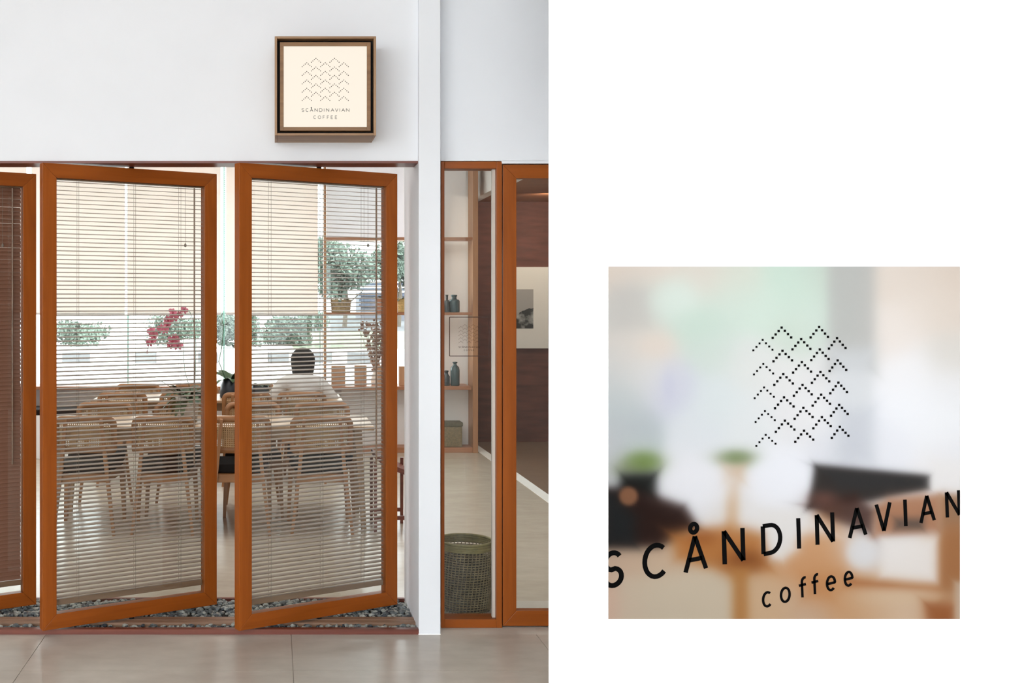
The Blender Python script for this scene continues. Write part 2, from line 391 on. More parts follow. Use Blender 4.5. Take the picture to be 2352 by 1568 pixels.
struct('wall_alcove_side', MB().box(2.14, 2.2, BW + 0.12, 12.0, 0, 2.71), M['dark_red_wall'], 'short dark red return wall beside the shelves', 'wall')

# added white wall standing in for the blank page (right half of the view); its end is cut back at an angle
PY = 4.25
px0 = WX(1260, PY)
wr = MB().prism_xy([(px0, PY), (3.9, PY), (3.9, PY + 0.07), (px0 + 0.045, PY + 0.07)], 0, 4.2)
struct('page_wall', wr, M['panel'], 'blank white page built as an added wall behind the square photo print', 'wall')

# ------------------------------------------------------------------ windows of the cafe back wall
def back_window(i, x0, x1, z0, z1, lab, edges=(1, 1)):
    r = thing('window_%d' % i, lab, 'window', ((x0 + x1) / 2, BW + 0.05, z0), 0, None, 'structure')
    w2 = (x1 - x0) / 2; h = z1 - z0
    obj('pane', MB().box(-w2 + 0.006, w2 - 0.006, -0.004, 0.004, 0, h), M['glass'], r)
    if edges[0]: obj('glass_edge', MB().box(-w2, -w2 + 0.006, -0.012, 0.012, 0, h), M['glass_edge'], r)
    if edges[1]: obj('glass_edge', MB().box(w2 - 0.006, w2, -0.012, 0.012, 0, h), M['glass_edge'], r)
    return r
mul = [-4.29, -3.67, -2.63, -1.59, -0.547, 0.50]
nm = ['hidden behind the leftmost pivot door', 'at the left end of the cafe', 'left of the first green glass joint', 'behind the pink orchid', 'behind the person in white']
for i in range(5):
    back_window(2 + i, mul[i], mul[i + 1], 0.66, 3.12, 'frameless window pane %s' % nm[i])
back_window(7, 0.53, 1.62, 0.66, 3.12, 'window behind the shelves with trees outside', (0, 0))

def roller_shade(x0, x1, zb, mat, lab, chain=False):
    r = thing('roller_shade', lab, 'roller shade', ((x0 + x1) / 2, BW - 0.10, 3.2), 0, 'cream roller shades on the cafe windows')
    w2 = (x1 - x0) / 2; d = zb - 3.2
    obj('cloth', MB().box(-w2, w2, -0.002, 0.002, d, 0.02), mat, r)
    obj('roller_tube', MB().tube([(-w2, 0, 0.045), (w2, 0, 0.045)], 0.03, 12), M['white_metal'], r)
    for q in (-1, 1): obj('bracket', MB().box(q * (w2 - 0.02) - 0.01, q * (w2 - 0.02) + 0.01, -0.035, 0.10, 0.0, 0.085), M['white_metal'], r)
    obj('hem_bar', MB().box(-w2, w2, -0.006, 0.006, d - 0.02, d + 0.002), M['white_metal'], r)
    if chain:
        c = MB()
        for k in range(90):
            z = 0.0 - k * 0.021
            c.box(-w2 - 0.016, -w2 - 0.008, -0.004, 0.004, z - 0.012, z)
        obj('pull_chain', c, M['white_metal'], r)
    return r
roller_shade(-3.65, -2.66, 1.46, M['shade'], 'cream roller shade at the far left end of the windows')
roller_shade(-2.60, -1.603, 1.46, M['shade'], 'cream roller shade left of the first green glass joint')
roller_shade(-1.575, -0.575, 1.46, M['shade'], 'cream roller shade above the pink orchid')
roller_shade(-0.518, 0.468, 1.46, M['shade'], 'cream roller shade above the person in white', True)
roller_shade(0.56, 1.60, 2.27, M['shade_grey'], 'short pale grey roller shade above the top shelf')

# ================================================================== PIVOT DOORS
DH, DWD, DFW, DT = 2.192, 0.905, 0.068, 0.048
TH = R(28.96)
def slanted_frame(r, W, H, fw, fwb, t, y0=0.0, mv=None, mh=None, bev=0.002):
    """two stiles and two rails with mitred corners, each its own mesh"""
    mv = mv or M['door_v']; mh = mh or M['door_h']
    w2 = W / 2
    obj('stile', MB().prism_xz([(-w2, 0), (-w2 + fw, fwb), (-w2 + fw, H - fw), (-w2, H)], y0, y0 + t), mv, r, False, bev)
    obj('stile', MB().prism_xz([(w2 - fw, fwb), (w2, 0), (w2, H), (w2 - fw, H - fw)], y0, y0 + t), mv, r, False, bev)
    obj('rail', MB().prism_xz([(-w2, H), (-w2 + fw, H - fw), (w2 - fw, H - fw), (w2, H)], y0, y0 + t), mh, r, False, bev)
    obj('rail', MB().prism_xz([(-w2, 0), (w2, 0), (w2 - fw, fwb), (-w2 + fw, fwb)], y0, y0 + t), mh, r, False, bev)

def slat_mesh(L, w, th, tilt, mat):
    b = MB(); n = 4; pts = []
    for k in range(n + 1):
        u = -w / 2 + w * k / n
        pts.append((u, 0.0007 * (1 - (2 * u / w) ** 2)))
    prof = pts + [(u, v - th) for u, v in reversed(pts)]
    ca, sa = math.cos(tilt), math.sin(tilt)
    prof = [(u * ca - v * sa, u * sa + v * ca) for u, v in prof]     # u -> local y, v -> local z
    m = len(prof)
    vs = [(-L / 2, y, z) for y, z in prof] + [(L / 2, y, z) for y, z in prof]
    fs = [tuple(range(m)), tuple(range(2 * m - 1, m - 1, -1))] + [(i, i + m, (i + 1) % m + m, (i + 1) % m) for i in range(m)]
    return b.add(vs, fs).mesh('slat', mat)

def pivot_door(i, X, lab, tilt, smat, wand=True):
    r = thing('door_%d' % i, lab, 'door', (X, 5.19, 0.034), TH, None, 'structure')
    slanted_frame(r, DWD, DH, DFW, 0.070, DT)
    iw = DWD - 2 * DFW
    obj('pane', MB().box(-iw / 2, iw / 2, 0.010, 0.016, 0.070, DH - DFW), M['glass'], r)
    bz = 0.118
    bl = obj('blind', MB().box(-iw / 2 + 0.003, iw / 2 - 0.003, 0.022, 0.046, DH - DFW - 0.006, DH - DFW - 0.001), M['slat'], r)
    obj('bottom_bar', MB().box(-iw / 2 + 0.004, iw / 2 - 0.004, 0.022, 0.046, bz - 0.014, bz + 0.014), M['slat'], bl, False, 0.002)
    sm = slat_mesh(iw - 0.008, 0.0235, 0.0017, tilt, smat)
    z = bz + 0.026
    while z < DH - DFW - 0.012:
        link('slat', sm, bl, (random.uniform(-0.0008, 0.0008), 0.034, z + random.uniform(-0.0006, 0.0006)))
        z += 0.0205
    for xx in (-0.27, 0.02, 0.262):
        c = MB()
        for yy in (0.0205, 0.0475):
            c.tube([(xx, yy, bz), (xx, yy, DH - DFW)], 0.0008, 5)
        obj('ladder_cord', c, M['grey_cord'], bl)
    if wand:
        obj('tilt_wand', MB().tube([(0.335, 0.0185, 0.72), (0.335, 0.0185, DH - DFW - 0.01)], 0.0042, 8), M['slat'], bl)
        pc = MB().tube([(0.285, 0.0185, 1.83), (0.285, 0.0185, DH - DFW - 0.01)], 0.0009, 5)
        pc.lathe([(0.001, 0), (0.006, 0.004), (0.006, 0.012), (0.002, 0.02)], 10, (0.285, 0.0185, 1.815))
        obj('pull_cord', pc, M['grey_cord'], bl)
    pv = MB().lathe([(0.012, -0.034), (0.012, 0.0)], 12, (0, DT / 2, 0)).lathe([(0.012, 0.0), (0.012, 0.009)], 12, (0, DT / 2, DH))
    obj('pivot_pin', pv, M['sign_black'], r)
    return r
pivot_door(1, -0.688, 'open wooden pivot door with thin slats, in front of the orchid', R(11), M['slat'])
pivot_door(2, 0.2315, 'open wooden pivot door nearest the white column, person seen behind', R(11), M['slat'])
pivot_door(3, -1.6075, 'cropped wooden pivot door with dark closed slats at the left edge', R(60), M['slat_dark'])

# ================================================================== SIDE WINDOW AND GLAZED DOOR
sw = thing('window_1', 'narrow fixed side window with square outlined logo sticker on its glass', 'window', (0.953, 5.13, 0.0), 0, None, 'structure')
W1 = 0.294; H1 = 2.252
obj('stile', MB().box(-W1/2, -W1/2 + 0.016, 0, 0.10, 0, H1), M['door_v'], sw, False, 0.002)
obj('stile', MB().box(W1/2 - 0.027, W1/2, 0, 0.10, 0, H1), M['door_v'], sw, False, 0.002)
obj('rail', MB().box(-W1/2 + 0.016, W1/2 - 0.027, 0, 0.10, H1 - 0.034, H1), M['door_h'], sw, False, 0.002)
obj('rail', MB().box(-W1/2 + 0.016, W1/2 - 0.027, 0, 0.10, 0, 0.042), M['door_h'], sw, False, 0.002)
obj('glazing_bead', MB().box(W1/2 - 0.041, W1/2 - 0.027, 0.030, 0.055, 0.042, H1 - 0.034), M['sill'], sw)
obj('pane', MB().box(-W1/2 + 0.016, W1/2 - 0.027, 0.040, 0.046, 0.042, H1 - 0.034), M['glass'], sw)

d4 = thing('door_4', 'glazed wooden door cut off by the white page wall, alcove picture behind', 'door', (0, 5.13, 0.0), 0, None, 'structure')
xa, xb = WX(1156, 5.13), 2.02
H4 = 2.238; fw4 = 0.066
obj('stile', MB().prism_xz([(xa, 0.006), (xa + fw4, 0.08), (xa + fw4, H4 - fw4), (xa, H4)], 0.01, 0.06), M['door_v'], d4, False, 0.002)
obj('stile', MB().prism_xz([(xb - fw4, 0.08), (xb, 0.006), (xb, H4), (xb - fw4, H4 - fw4)], 0.01, 0.06), M['door_v'], d4, False, 0.002)
obj('rail', MB().prism_xz([(xa, H4), (xa + fw4, H4 - fw4), (xb - fw4, H4 - fw4), (xb, H4)], 0.01, 0.06), M['door_h'], d4, False, 0.002)
obj('rail', MB().prism_xz([(xa, 0.006), (xb, 0.006), (xb - fw4, 0.08), (xa + fw4, 0.08)], 0.01, 0.06), M['door_h'], d4, False, 0.002)
obj('pane', MB().box(xa + fw4, xb - fw4, 0.030, 0.036, 0.08, H4 - fw4), M['glass'], d4)
struct('trim_7', MB().box(2.03, 6.0, 5.13, 5.28, 0, 2.255), M['wall'], 'white wall beyond the glazed door', 'wall')
struct('trim_8', MB().box(xa - 0.008, xb + 0.02, 5.13, 5.26, H4 + 0.004, 2.256), M['wall'], 'white wall edge just above the glazed door', 'trim')

# ================================================================== LETTERING TOOLS
def arc(cx, cy, rx, ry, a0, a1, n=14):
    return [(cx + rx * math.cos(R(a0 + (a1 - a0) * k / n)), cy + ry * math.sin(R(a0 + (a1 - a0) * k / n))) for k in range(n + 1)]
def glyph(ch):
    """centre lines of a letter in a 0..1 box"""
    if ch == 'C': return [arc(0.56, 0.5, 0.52, 0.5, 48, 312, 20)]
    if ch == 'S': return [arc(0.5, 0.74, 0.44, 0.26, 30, 180, 10) + arc(0.5, 0.74, 0.44, 0.26, 180, 255, 5)[1:] + arc(0.5, 0.26, 0.46, 0.26, 75, -150, 14)]
    if ch in 'A\u00c5':
        s = [[(0, 0), (0.5, 1)], [(0.5, 1), (1, 0)], [(0.17, 0.33), (0.83, 0.33)]]
        if ch == '\u00c5': s.append(arc(0.45, 1.24, 0.17, 0.125, 0, 360, 18))
        return s
    if ch == 'N': return [[(0, 0), (0, 1)], [(0, 1), (1, 0)], [(1, 0), (1, 1)]]
    if ch == 'D': return [[(0, 0), (0, 1)], [(0, 1), (0.4, 1)] + arc(0.42, 0.5, 0.58, 0.5, 90, -90, 16) + [(0.4, 0), (0, 0)]]
    if ch == 'I': return [[(0.5, 0), (0.5, 1)]]
    if ch == 'V': return [[(0, 1), (0.5, 0)], [(0.5, 0), (1, 1)]]
    if ch == 'O': return [arc(0.5, 0.5, 0.5, 0.5, 0, 360, 24)]
    if ch == 'F': return [[(0, 0), (0, 1)], [(0, 1), (1, 1)], [(0, 0.52), (0.85, 0.52)]]
    if ch == 'E': return [[(0, 0), (0, 1)], [(0, 1), (1, 1)], [(0, 0.52), (0.85, 0.52)], [(0, 0), (1, 0)]]
    if ch == 'c': return [arc(0.55, 0.5, 0.52, 0.5, 50, 310, 18)]
    if ch == 'o': return [arc(0.5, 0.5, 0.5, 0.5, 0, 360, 22)]
    if ch == 'f': return [[(0.42, 0), (0.42, 1.12)] + arc(0.82, 1.12, 0.40, 0.28, 180, 70, 8), [(0.0, 0.90), (0.95, 0.90)]]
    if ch == 'e': return [[(0.02, 0.50), (0.98, 0.50)] + arc(0.5, 0.5, 0.49, 0.5, 0, 310, 20)]
    return []
def strip(mb, pts, hw, t0, t1, to3):
    """thickened stroke through 2-D points; to3(x, y, depth) gives the 3-D point"""
    n = len(pts); closed = (abs(pts[0][0] - pts[-1][0]) + abs(pts[0][1] - pts[-1][1])) < 1e-6 and n > 3
    L, Rr = [], []
    for i in range(n):
        a = pts[(i - 1) if i else (n - 2 if closed else 0)]; b = pts[(i + 1) if i < n - 1 else (1 if closed else n - 1)]
        dx, dy = b[0] - a[0], b[1] - a[1]; l = math.hypot(dx, dy) or 1.0
        nx, ny = -dy / l, dx / l
        L.append((pts[i][0] + nx * hw, pts[i][1] + ny * hw)); Rr.append((pts[i][0] - nx * hw, pts[i][1] - ny * hw))
    vs = []
    for i in range(n):
        vs += [to3(*L[i], t0), to3(*Rr[i], t0), to3(*Rr[i], t1), to3(*L[i], t1)]
    fs = []
    for i in range(n - 1):
        for k in range(4):
            fs.append((4*i + k, 4*i + (k+1) % 4, 4*(i+1) + (k+1) % 4, 4*(i+1) + k))
    fs += [(3, 2, 1, 0), tuple(4*(n-1) + k for k in range(4))]
    mb.add(vs, fs)
def clip_x(me, xmin, xmax):
    bm = bmesh.new(); bm.from_mesh(me)
    for co, no in (((xmin, 0, 0), (-1, 0, 0)), ((xmax, 0, 0), (1, 0, 0))):
        bmesh.ops.bisect_plane(bm, geom=bm.verts[:] + bm.edges[:] + bm.faces[:], plane_co=co, plane_no=no, clear_outer=True)
    bm.to_mesh(me); bm.free()

# chevron layout of the logo measured on the sign face (x, y of each apex), seven dots each
COLS_A, COLS_B = (333, 650, 967), (490, 808)
ROWS_A, ROWS_B = (330, 480, 625, 767, 910), (255, 403, 548, 692, 837)
APEX = [(c, y) for c in COLS_A for y in ROWS_A] + [(c, y) for c in COLS_B for y in ROWS_B]

def logo(parent, to3, t0, t1, mat_c, mat_t, mat_t2, dot, names=True, cap_w=0.32):
    for (ax, ay) in APEX:
        b = MB()
        for s in (-1, 1):
            for k in range(4):
                if s == 1 and k == 0: continue
                x, y = ax + s * 26.3 * k, ay + 22 * k
                strip(b, [(x - dot, y), (x + dot, y)], dot, t0, t1, to3)
        obj('chevron', b, mat_c, parent)
    xs = {'S': (247, 290)}
    word = [('S', 247, 287), ('C', 317, 362), ('\u00c5', 390, 440), ('N', 470, 517), ('D', 550, 598), ('I', 620, 640), ('N', 668, 714),
            ('A', 748, 800), ('V', 822, 870), ('I', 890, 908), ('A', 932, 984), ('N', 1010, 1060)]
    for ch, x0, x1 in word:
        b = MB()
        for st in glyph(ch):
            strip(b, [(x0 + u * (x1 - x0), 1166 - v * 52) for u, v in st], 5.0, t0, t1, to3)
        obj('letter', b, mat_t, parent)
    for ch, x0, x1 in [('C', 450, 490), ('O', 528, 574), ('F', 610, 640), ('F', 683, 712), ('E', 748, 780), ('E', 820, 852)]:
        b = MB()
        for st in glyph(ch):
            strip(b, [(x0 + u * (x1 - x0), 1290 - v * 54) for u, v in st], 4.2, t0, t1, to3)
        obj('letter', b, mat_t2, parent)

# ================================================================== LIT SIGN BOX ON THE WHITE WALL
SY = 4.84                       # front of the box
sx0, sx1 = WX(631, SY), WX(864, SY); sz1, sz0 = WZ(83, SY), WZ(311, SY)
scx = (sx0 + sx1) / 2; shw = (sx1 - sx0) / 2; shh = (sz1 - sz0)
sg = thing('lightbox_sign', 'square wooden lightbox sign with zigzag logo on the white wall', 'sign', (scx, SY, sz0))
dep = WF - SY
bt = 0.011
for q0, q1 in ((-shw, -shw + bt), (shw - bt, shw)): obj('side_board', MB().box(q0, q1, 0, dep, 0, shh), M['sign_wood_v'], sg, False, 0.0015)
for q0, q1, nme in ((0, bt, 'base_board'), (shh - bt, shh, 'top_board')): obj(nme, MB().box(-shw + bt, shw - bt, 0, dep, q0, q1), M['sign_wood'], sg, False, 0.0015)
obj('back_board', MB().box(-shw + bt, shw - bt, 0.05, 0.06, bt, shh - bt), M['sign_black'], sg)
g0, g1 = 0.024, 0.046
def ring(mb, a, b, y0, y1):
    mb.box(-shw + a, -shw + b, y0, y1, a, shh - a).box(shw - b, shw - a, y0, y1, a, shh - a)
    mb.box(-shw + b, shw - b, y0, y1, a, b).box(-shw + b, shw - b, y0, y1, shh - b, shh - a)
rb = MB(); ring(rb, g0, g1 - 0.005, 0.012, 0.05); obj('inner_frame', rb, M['sign_inner'], sg, False, 0.001)
face = obj('lit_face', MB().box(-shw + g1 - 0.006, shw - g1 + 0.006, 0.022, 0.049, g1 - 0.006, shh - g1 + 0.006), M['sign_glow'], sg)
def sign3(x, y, d):
    X, Z = 660 + x / 7.467, 100 + y / 7.467
    Yd = SY + 0.022
    return (WX(X, Yd) - scx, 0.022 - d, WZ(Z, Yd) - sz0)
logo(sg, sign3, 0.0002, 0.0010, M['ink_brown'], M['ink_grey'], M['ink_grey'], 7.0)

# sticker on the side window
def stick3(x, y, d):
    Yd = 5.13 + 0.040
    X = 1053.5 + (x - 247) * (48.0 / 813.0); Z = 745 + (y - 255) * (0.0586)
    return (WX(X, Yd) - 0.953, 0.040 - d, WZ(Z, Yd))
logo(sw, stick3, 0.0002, 0.0006, M['ink_brown'], M['ink_brown'], M['ink_brown'], 8.0)
so = MB()
def st_px(x, y, d):
    Yd = 5.17; return (WX(x, Yd) - 0.953, 0.040 - d, WZ(y, Yd))
sq = [(1032.5, 728), (1123, 728), (1123, 817.5), (1032.5, 817.5), (1032.5, 728)]
for a, b in zip(sq[:-1], sq[1:]): strip(so, [a, b], 0.8, 0.0002, 0.0006, st_px)
obj('sticker_outline', so, M['ink_brown'], sw)

# ================================================================== SQUARE PHOTO PRINT ON THE WHITE PAGE WALL
PR_Y = PY - 0.006
P_S = 1.8893
def pr3(x, y, d):
    """detail-view pixel of the print -> point on the print face"""
    return (WX(1380 + x / P_S, PR_Y), PR_Y - d, WZ(600 + y / P_S, PR_Y))
PX0, PX1, PZ0, PZ1 = 32.5, 1558.0, 22.0, 1551.0
def blurred_photo(n):
    """soft out-of-focus cafe picture printed on the board, as sRGB values on an n x n grid"""
    gx, gy = np.meshgrid(np.linspace(PX0, PX1, n), np.linspace(PZ0, PZ1, n))
    base = [(40,40,228,216,205),(250,40,229,218,208),(450,60,226,220,211),(600,60,220,225,214),(800,50,206,228,216),(940,60,204,218,208),(1270,60,229,219,210),(1420,60,227,216,206),(1540,50,224,211,199),
        (90,200,206,205,202),(180,200,208,210,205),(330,170,222,236,229),(430,290,207,226,216),(560,180,214,230,221),(700,200,214,232,222),(860,130,208,229,217),(850,320,208,222,211),(900,250,212,228,220),
        (120,380,222,216,210),(220,360,229,221,213),(80,600,200,209,212),(70,480,214,216,216),(200,480,226,227,227),(300,540,213,216,232),(480,380,214,226,221),(500,600,223,232,235),(420,750,226,232,238),(650,450,226,230,229),(650,700,229,234,237),
        (800,500,231,232,233),(850,700,232,233,236),(980,500,228,229,231),(970,650,236,238,241),(1300,300,236,229,224),(1400,200,231,222,214),(1510,200,227,216,206),(1360,480,242,243,247),(1500,410,222,219,214),(1360,640,243,246,252),(1500,560,238,240,244),(1480,720,243,246,251),
        (130,760,190,200,205),(60,800,205,208,212),(400,900,238,240,247),(350,1000,236,238,244),(550,1000,230,228,228),(800,900,240,243,251),(1000,830,226,229,238),(1250,800,236,239,247),(1480,900,240,240,243),(1540,830,236,238,244),
        (70,1300,203,176,153),(70,1500,216,186,166),(250,1300,205,180,155),(300,1460,208,192,171),(500,1450,206,190,168),(760,1130,232,231,232),(900,1300,205,155,112),(1000,1250,208,160,118),(980,1400,200,148,102),(740,1500,208,176,142),(900,1500,205,176,150),(1100,1500,203,160,120),
        (1130,1230,222,220,221),(1200,1480,212,182,152),(1350,1470,216,190,164),(1500,1480,196,150,112)]
    num = np.zeros((n, n, 3)); den = np.zeros((n, n))
    for x, y, r, g, b in base:
        d2 = (gx - x) ** 2 + (gy - y) ** 2
        wgt = np.exp(-d2 / (2 * 70.0 ** 2)) + 1e-4 * np.exp(-d2 / (2 * 220.0 ** 2)) + 1e-9
        num += wgt[..., None] * np.array([r, g, b], float); den += wgt
    img = num / den[..., None]
    def put(sd, col, blur, op=1.0):
        a = op / (1 + np.exp(np.clip(sd / (blur * 0.45), -40, 40)))
        img[:] = img * (1 - a[..., None]) + a[..., None] * np.array(col, float)
    def ell(cx, cy, rx, ry): return (np.sqrt(((gx - cx) / rx) ** 2 + ((gy - cy) / ry) ** 2) - 1) * min(rx, ry)
    def poly(pts):
        sd = np.full((n, n), -1e9)
        k = len(pts); area = sum(pts[i][0]*pts[(i+1) % k][1] - pts[(i+1) % k][0]*pts[i][1] for i in range(k))
        s = 1 if area > 0 else -1
        for i in range(k):
            (x0, y0), (x1, y1) = pts[i], pts[(i+1) % k]
            ex, ey = x1 - x0, y1 - y0; l = math.hypot(ex, ey)
            sd = np.maximum(sd, s * ((gx - x0) * ey - (gy - y0) * ex) / l)
        return sd
    def rect(x0, x1, y0, y1): return poly([(x0, y0), (x1, y0), (x1, y1), (x0, y1)])
    # grey pillar and bright strip
    put(rect(985, 1190, -200, 480), (188, 190, 188), 34, 0.95)
    put(rect(1000, 1185, 380, 860), (214, 219, 225), 40, 0.7)
    put(rect(1040, 1180, 640, 880), (196, 201, 212), 40, 0.55)
    put(rect(60, 215, 120, 290), (203, 200, 196), 30, 0.5)
    put(ell(310, 170, 90, 80), (224, 238, 231), 40, 0.7)
    put(ell(420, 270, 120, 60), (204, 225, 214), 40, 0.5)
    put(ell(240, 365, 70, 50), (232, 219, 208), 30, 0.6)
    put(ell(295, 540, 28, 60), (208, 211, 230), 20, 0.7)
    # left planter and dark mass
    put(rect(130, 250, 780, 900), (200, 214, 210), 40, 0.5)
    put(ell(185, 875, 78, 48), (118, 142, 78), 30, 0.95)
    put(ell(110, 905, 50, 30), (125, 135, 100), 30, 0.6)
    put(poly([(90, 925), (245, 915), (240, 1040), (70, 1040)]), (24, 26, 24), 26)
    put(poly([(10, 985), (150, 990), (365, 1055), (425, 1160), (250, 1240), (10, 1238)]), (42, 26, 22), 26)
    put(poly([(10, 1000), (60, 1000), (150, 1110), (150, 1235), (10, 1235)]), (32, 36, 38), 34, 0.9)
    put(ell(120, 1018, 40, 40), (138, 96, 70), 9, 0.95)
    # centre vase and stool
    put(ell(588, 858, 78, 36), (112, 132, 84), 26, 0.9)
    put(rect(528, 625, 885, 960), (208, 178, 146), 26, 0.9)
    put(rect(540, 600, 950, 1165), (214, 186, 156), 22, 0.9)
    put(ell(780, 960, 150, 120), (242, 245, 253), 40, 0.8)
    put(ell(430, 960, 140, 90), (240, 242, 249), 40, 0.8)
    put(poly([(640, 1070), (900, 1080), (1000, 1180), (700, 1180), (600, 1160)]), (234, 233, 234), 30, 0.8)
    put(poly([(300, 1180), (560, 1145), (720, 1180), (740, 1340), (560, 1360), (330, 1290)]), (182, 118, 62), 34, 0.95)
    put(ell(625, 1300, 75, 40), (120, 66, 32), 34, 0.75)
    put(ell(440, 1200, 60, 30), (150, 84, 40), 26, 0.6)
    put(poly([(700, 1090), (860, 1090), (850, 1250), (790, 1300), (745, 1290), (715, 1200)]), (232, 230, 229), 26, 0.9)
    put(rect(566, 640, 1330, 1700), (178, 122, 66), 26, 0.9)
    put(poly([(80, 1370), (480, 1355), (555, 1420), (560, 1700), (80, 1700)]), (208, 194, 173), 34, 0.75)
    # laptop and bag
    put(poly([(930, 882), (1428, 930), (1428, 988), (1180, 1040), (898, 1072)]), (48, 44, 42), 18, 0.97)
    put(poly([(900, 1060), (1100, 1010), (1200, 1080), (1180, 1185), (1000, 1120)]), (62, 38, 32), 26, 0.85)
    put(ell(965, 1030, 55, 30), (112, 76, 66), 24, 0.8)
    put(poly([(950, 900), (1420, 940), (1420, 985), (1130, 990), (1040, 980)]), (52, 52, 53), 20, 0.8)
    put(poly([(1190, 1060), (1250, 1025), (1480, 1000), (1480, 1180), (1180, 1195)]), (172, 122, 92), 24, 0.95)
    put(rect(1275, 1400, 1115, 1165), (88, 78, 72), 20, 0.85)
    # bright gaps, chair posts on the right
    put(ell(1130, 1265, 62, 62), (226, 227, 231), 24, 0.9)
    put(poly([(1225, 1205), (1465, 1195), (1465, 1400), (1210, 1375)]), (238, 234, 232), 26, 0.95)
    put(poly([(1062, 1370), (1600, 1420), (1600, 1450), (1062, 1410)]), (170, 108, 64), 24, 0.85)
    put(rect(1470, 1600, 1010, 1480), (164, 112, 72), 22, 0.95)
    put(rect(1500, 1600, 1000, 1130), (150, 124, 104), 40, 0.7)
    put(rect(1430, 1600, 860, 1000), (238, 237, 238), 26, 0.9)
    put(rect(880, 1010, 1360, 1470), (186, 122, 70), 40, 0.5)
    put(ell(1330, 1455, 180, 34), (216, 190, 160), 26, 0.7)
    put(poly([(1400, 1475), (1540, 1490), (1560, 1700), (1440, 1700)]), (150, 86, 46), 26, 0.85)
    put(rect(1535, 1600, 1390, 1560), (206, 190, 172), 18, 0.8)
    return img
NP = 170
img = blurred_photo(NP)
prt = thing('photo_print', 'square blurred photo print with logo lettering on the white page wall', 'photo print', (0, 0, 0))
vs = []; fs = []
for j in range(NP):
    for i in range(NP):
        vs.append(pr3(PX0 + (PX1 - PX0) * i / (NP - 1), PZ0 + (PZ1 - PZ0) * j / (NP - 1), 0.0))
for j in range(NP - 1):
    for i in range(NP - 1):
        a = j * NP + i
        fs.append((a, a + NP, a + NP + 1, a + 1))
me = bpy.data.meshes.new('print_face'); me.from_pydata(vs, [], fs)
PRINT_GAIN = 0.55
lc = np.where(img / 255 <= 0.04045, img / 255 / 12.92, ((img / 255 + 0.055) / 1.055) ** 2.4) * PRINT_GAIN
at = me.color_attributes.new('ink', 'FLOAT_COLOR', 'POINT')
at.data.foreach_set('color', np.concatenate([lc.reshape(-1, 3), np.ones((NP * NP, 1))], 1).astype(np.float32).ravel())
pm, nt, p, out = new_mat('printed_photo')
an = nt.nodes.new('ShaderNodeVertexColor'); an.layer_name = 'ink'
nt.links.new(an.outputs['Color'], p.inputs['Base Color']); p.inputs['Roughness'].default_value = 0.9; p.inputs['Specular IOR Level'].default_value = 0.1
me.materials.append(pm); link('print_face', me, prt)
a0, a1 = pr3(PX0, PZ1, 0), pr3(PX1, PZ0, 0)
obj('backing_board', MB().box(a0[0], a1[0], PR_Y + 0.0004, PY - 0.0006, a0[2], a1[2]), M['panel'], prt)
# logo dots on the print, seen at a slant
def lg3(x, y, d): return pr3((1680 + x / 4.75 - 1380) * P_S, (720 + y / 4.75 - 600) * P_S, d)
INS = {0: [(340,287),(347,548),(355,805),(365,1062),(373,1322)], 1: [(547,152),(556,405),(565,660),(573,913),(582,1167)],
       2: [(760,277),(767,528),(775,778),(784,1028),(791,1277)], 3: [(956,146),(963,391),(970,637),(978,884),(986,1129)],
       4: [(1151,268),(1158,510),(1166,752),(1174,995),(1182,1235)]}
LX = {0: -102, 1: -98, 2: -95, 3: -93, 4: -88}; RX = {0: 107, 1: 104, 2: 100, 3: 96, 4: 93}
for c, ap in INS.items():
    for rI, (ax, ay) in enumerate(ap):
        b = MB()
        ly = 113 + rI * 2; ry = 107 - rI * 2.6
        hs = 10.5 if (c == 0) else 12.5
        for k in range(4):
            x, y = ax + LX[c] * k / 3, ay + ly * k / 3
            strip(b, [(x - hs, y - hs * -0.05), (x + hs, y - hs * 0.05)], hs, 0.0003, 0.0010, lg3)
            if k:
                x, y = ax + RX[c] * k / 3, ay + ry * k / 3
                strip(b, [(x - hs, y), (x + hs, y)], hs, 0.0003, 0.0010, lg3)
        obj('chevron', b, M['ink'], prt)
def tx3(x, y, d): return pr3((1390 + x / 2.834 - 1380) * P_S, (1100 + y / 2.834 - 600) * P_S, d)
def cap_map(x, v):
    base = 553 - 0.2105 * (x - 776); h = 215 - 0.036 * (x - 776)
    return (x + 6 * (1 - v), base - v * h)
WORD = [('S', -8, 106), ('C', 248, 392), ('\u00c5', 517, 650), ('N', 772, 893), ('D', 1025, 1136), ('I', 1249, 1263), ('N', 1376, 1477),
        ('A', 1585, 1690), ('V', 1764, 1852), ('I', 1944, 1957), ('A', 2049, 2136), ('N', 2221, 2300)]
LO, HI = a0[0], a1[0]
for ch, x0, x1 in WORD:
    b = MB(); hw = 16.2 - 0.0023 * x0
    for st in glyph(ch):
        k = 1.0 - 2 * hw / 240.0
        pts = [cap_map(x0 + u * (x1 - x0), 0.06 + v * 0.88 if ch in 'CSDO' else (v if ch != 'I' else v)) for u, v in st]
        strip(b, pts, hw * (0.95 if ch in 'AV\u00c5' else 1.0), 0.0003, 0.0010, tx3)
    me2 = b.mesh('letter', M['ink']); clip_x(me2, LO, HI); link('letter', me2, prt)
def low_map(x, v): return (x + 4 * (1 - v), 833 - 0.2556 * (x - 1050) - v * (101 - 0.006 * (x - 1050)))
for ch, x0, x1 in [('c', 1024, 1078), ('o', 1142, 1198), ('f', 1260, 1308), ('f', 1342, 1388), ('e', 1441, 1494), ('e', 1557, 1607)]:
    b = MB()
    for st in glyph(ch):
        strip(b, [low_map(x0 + u * (x1 - x0), 0.05 + v * 0.9) for u, v in st], 8.2, 0.0003, 0.0010, tx3)
    obj('letter', b, M['ink'], prt)

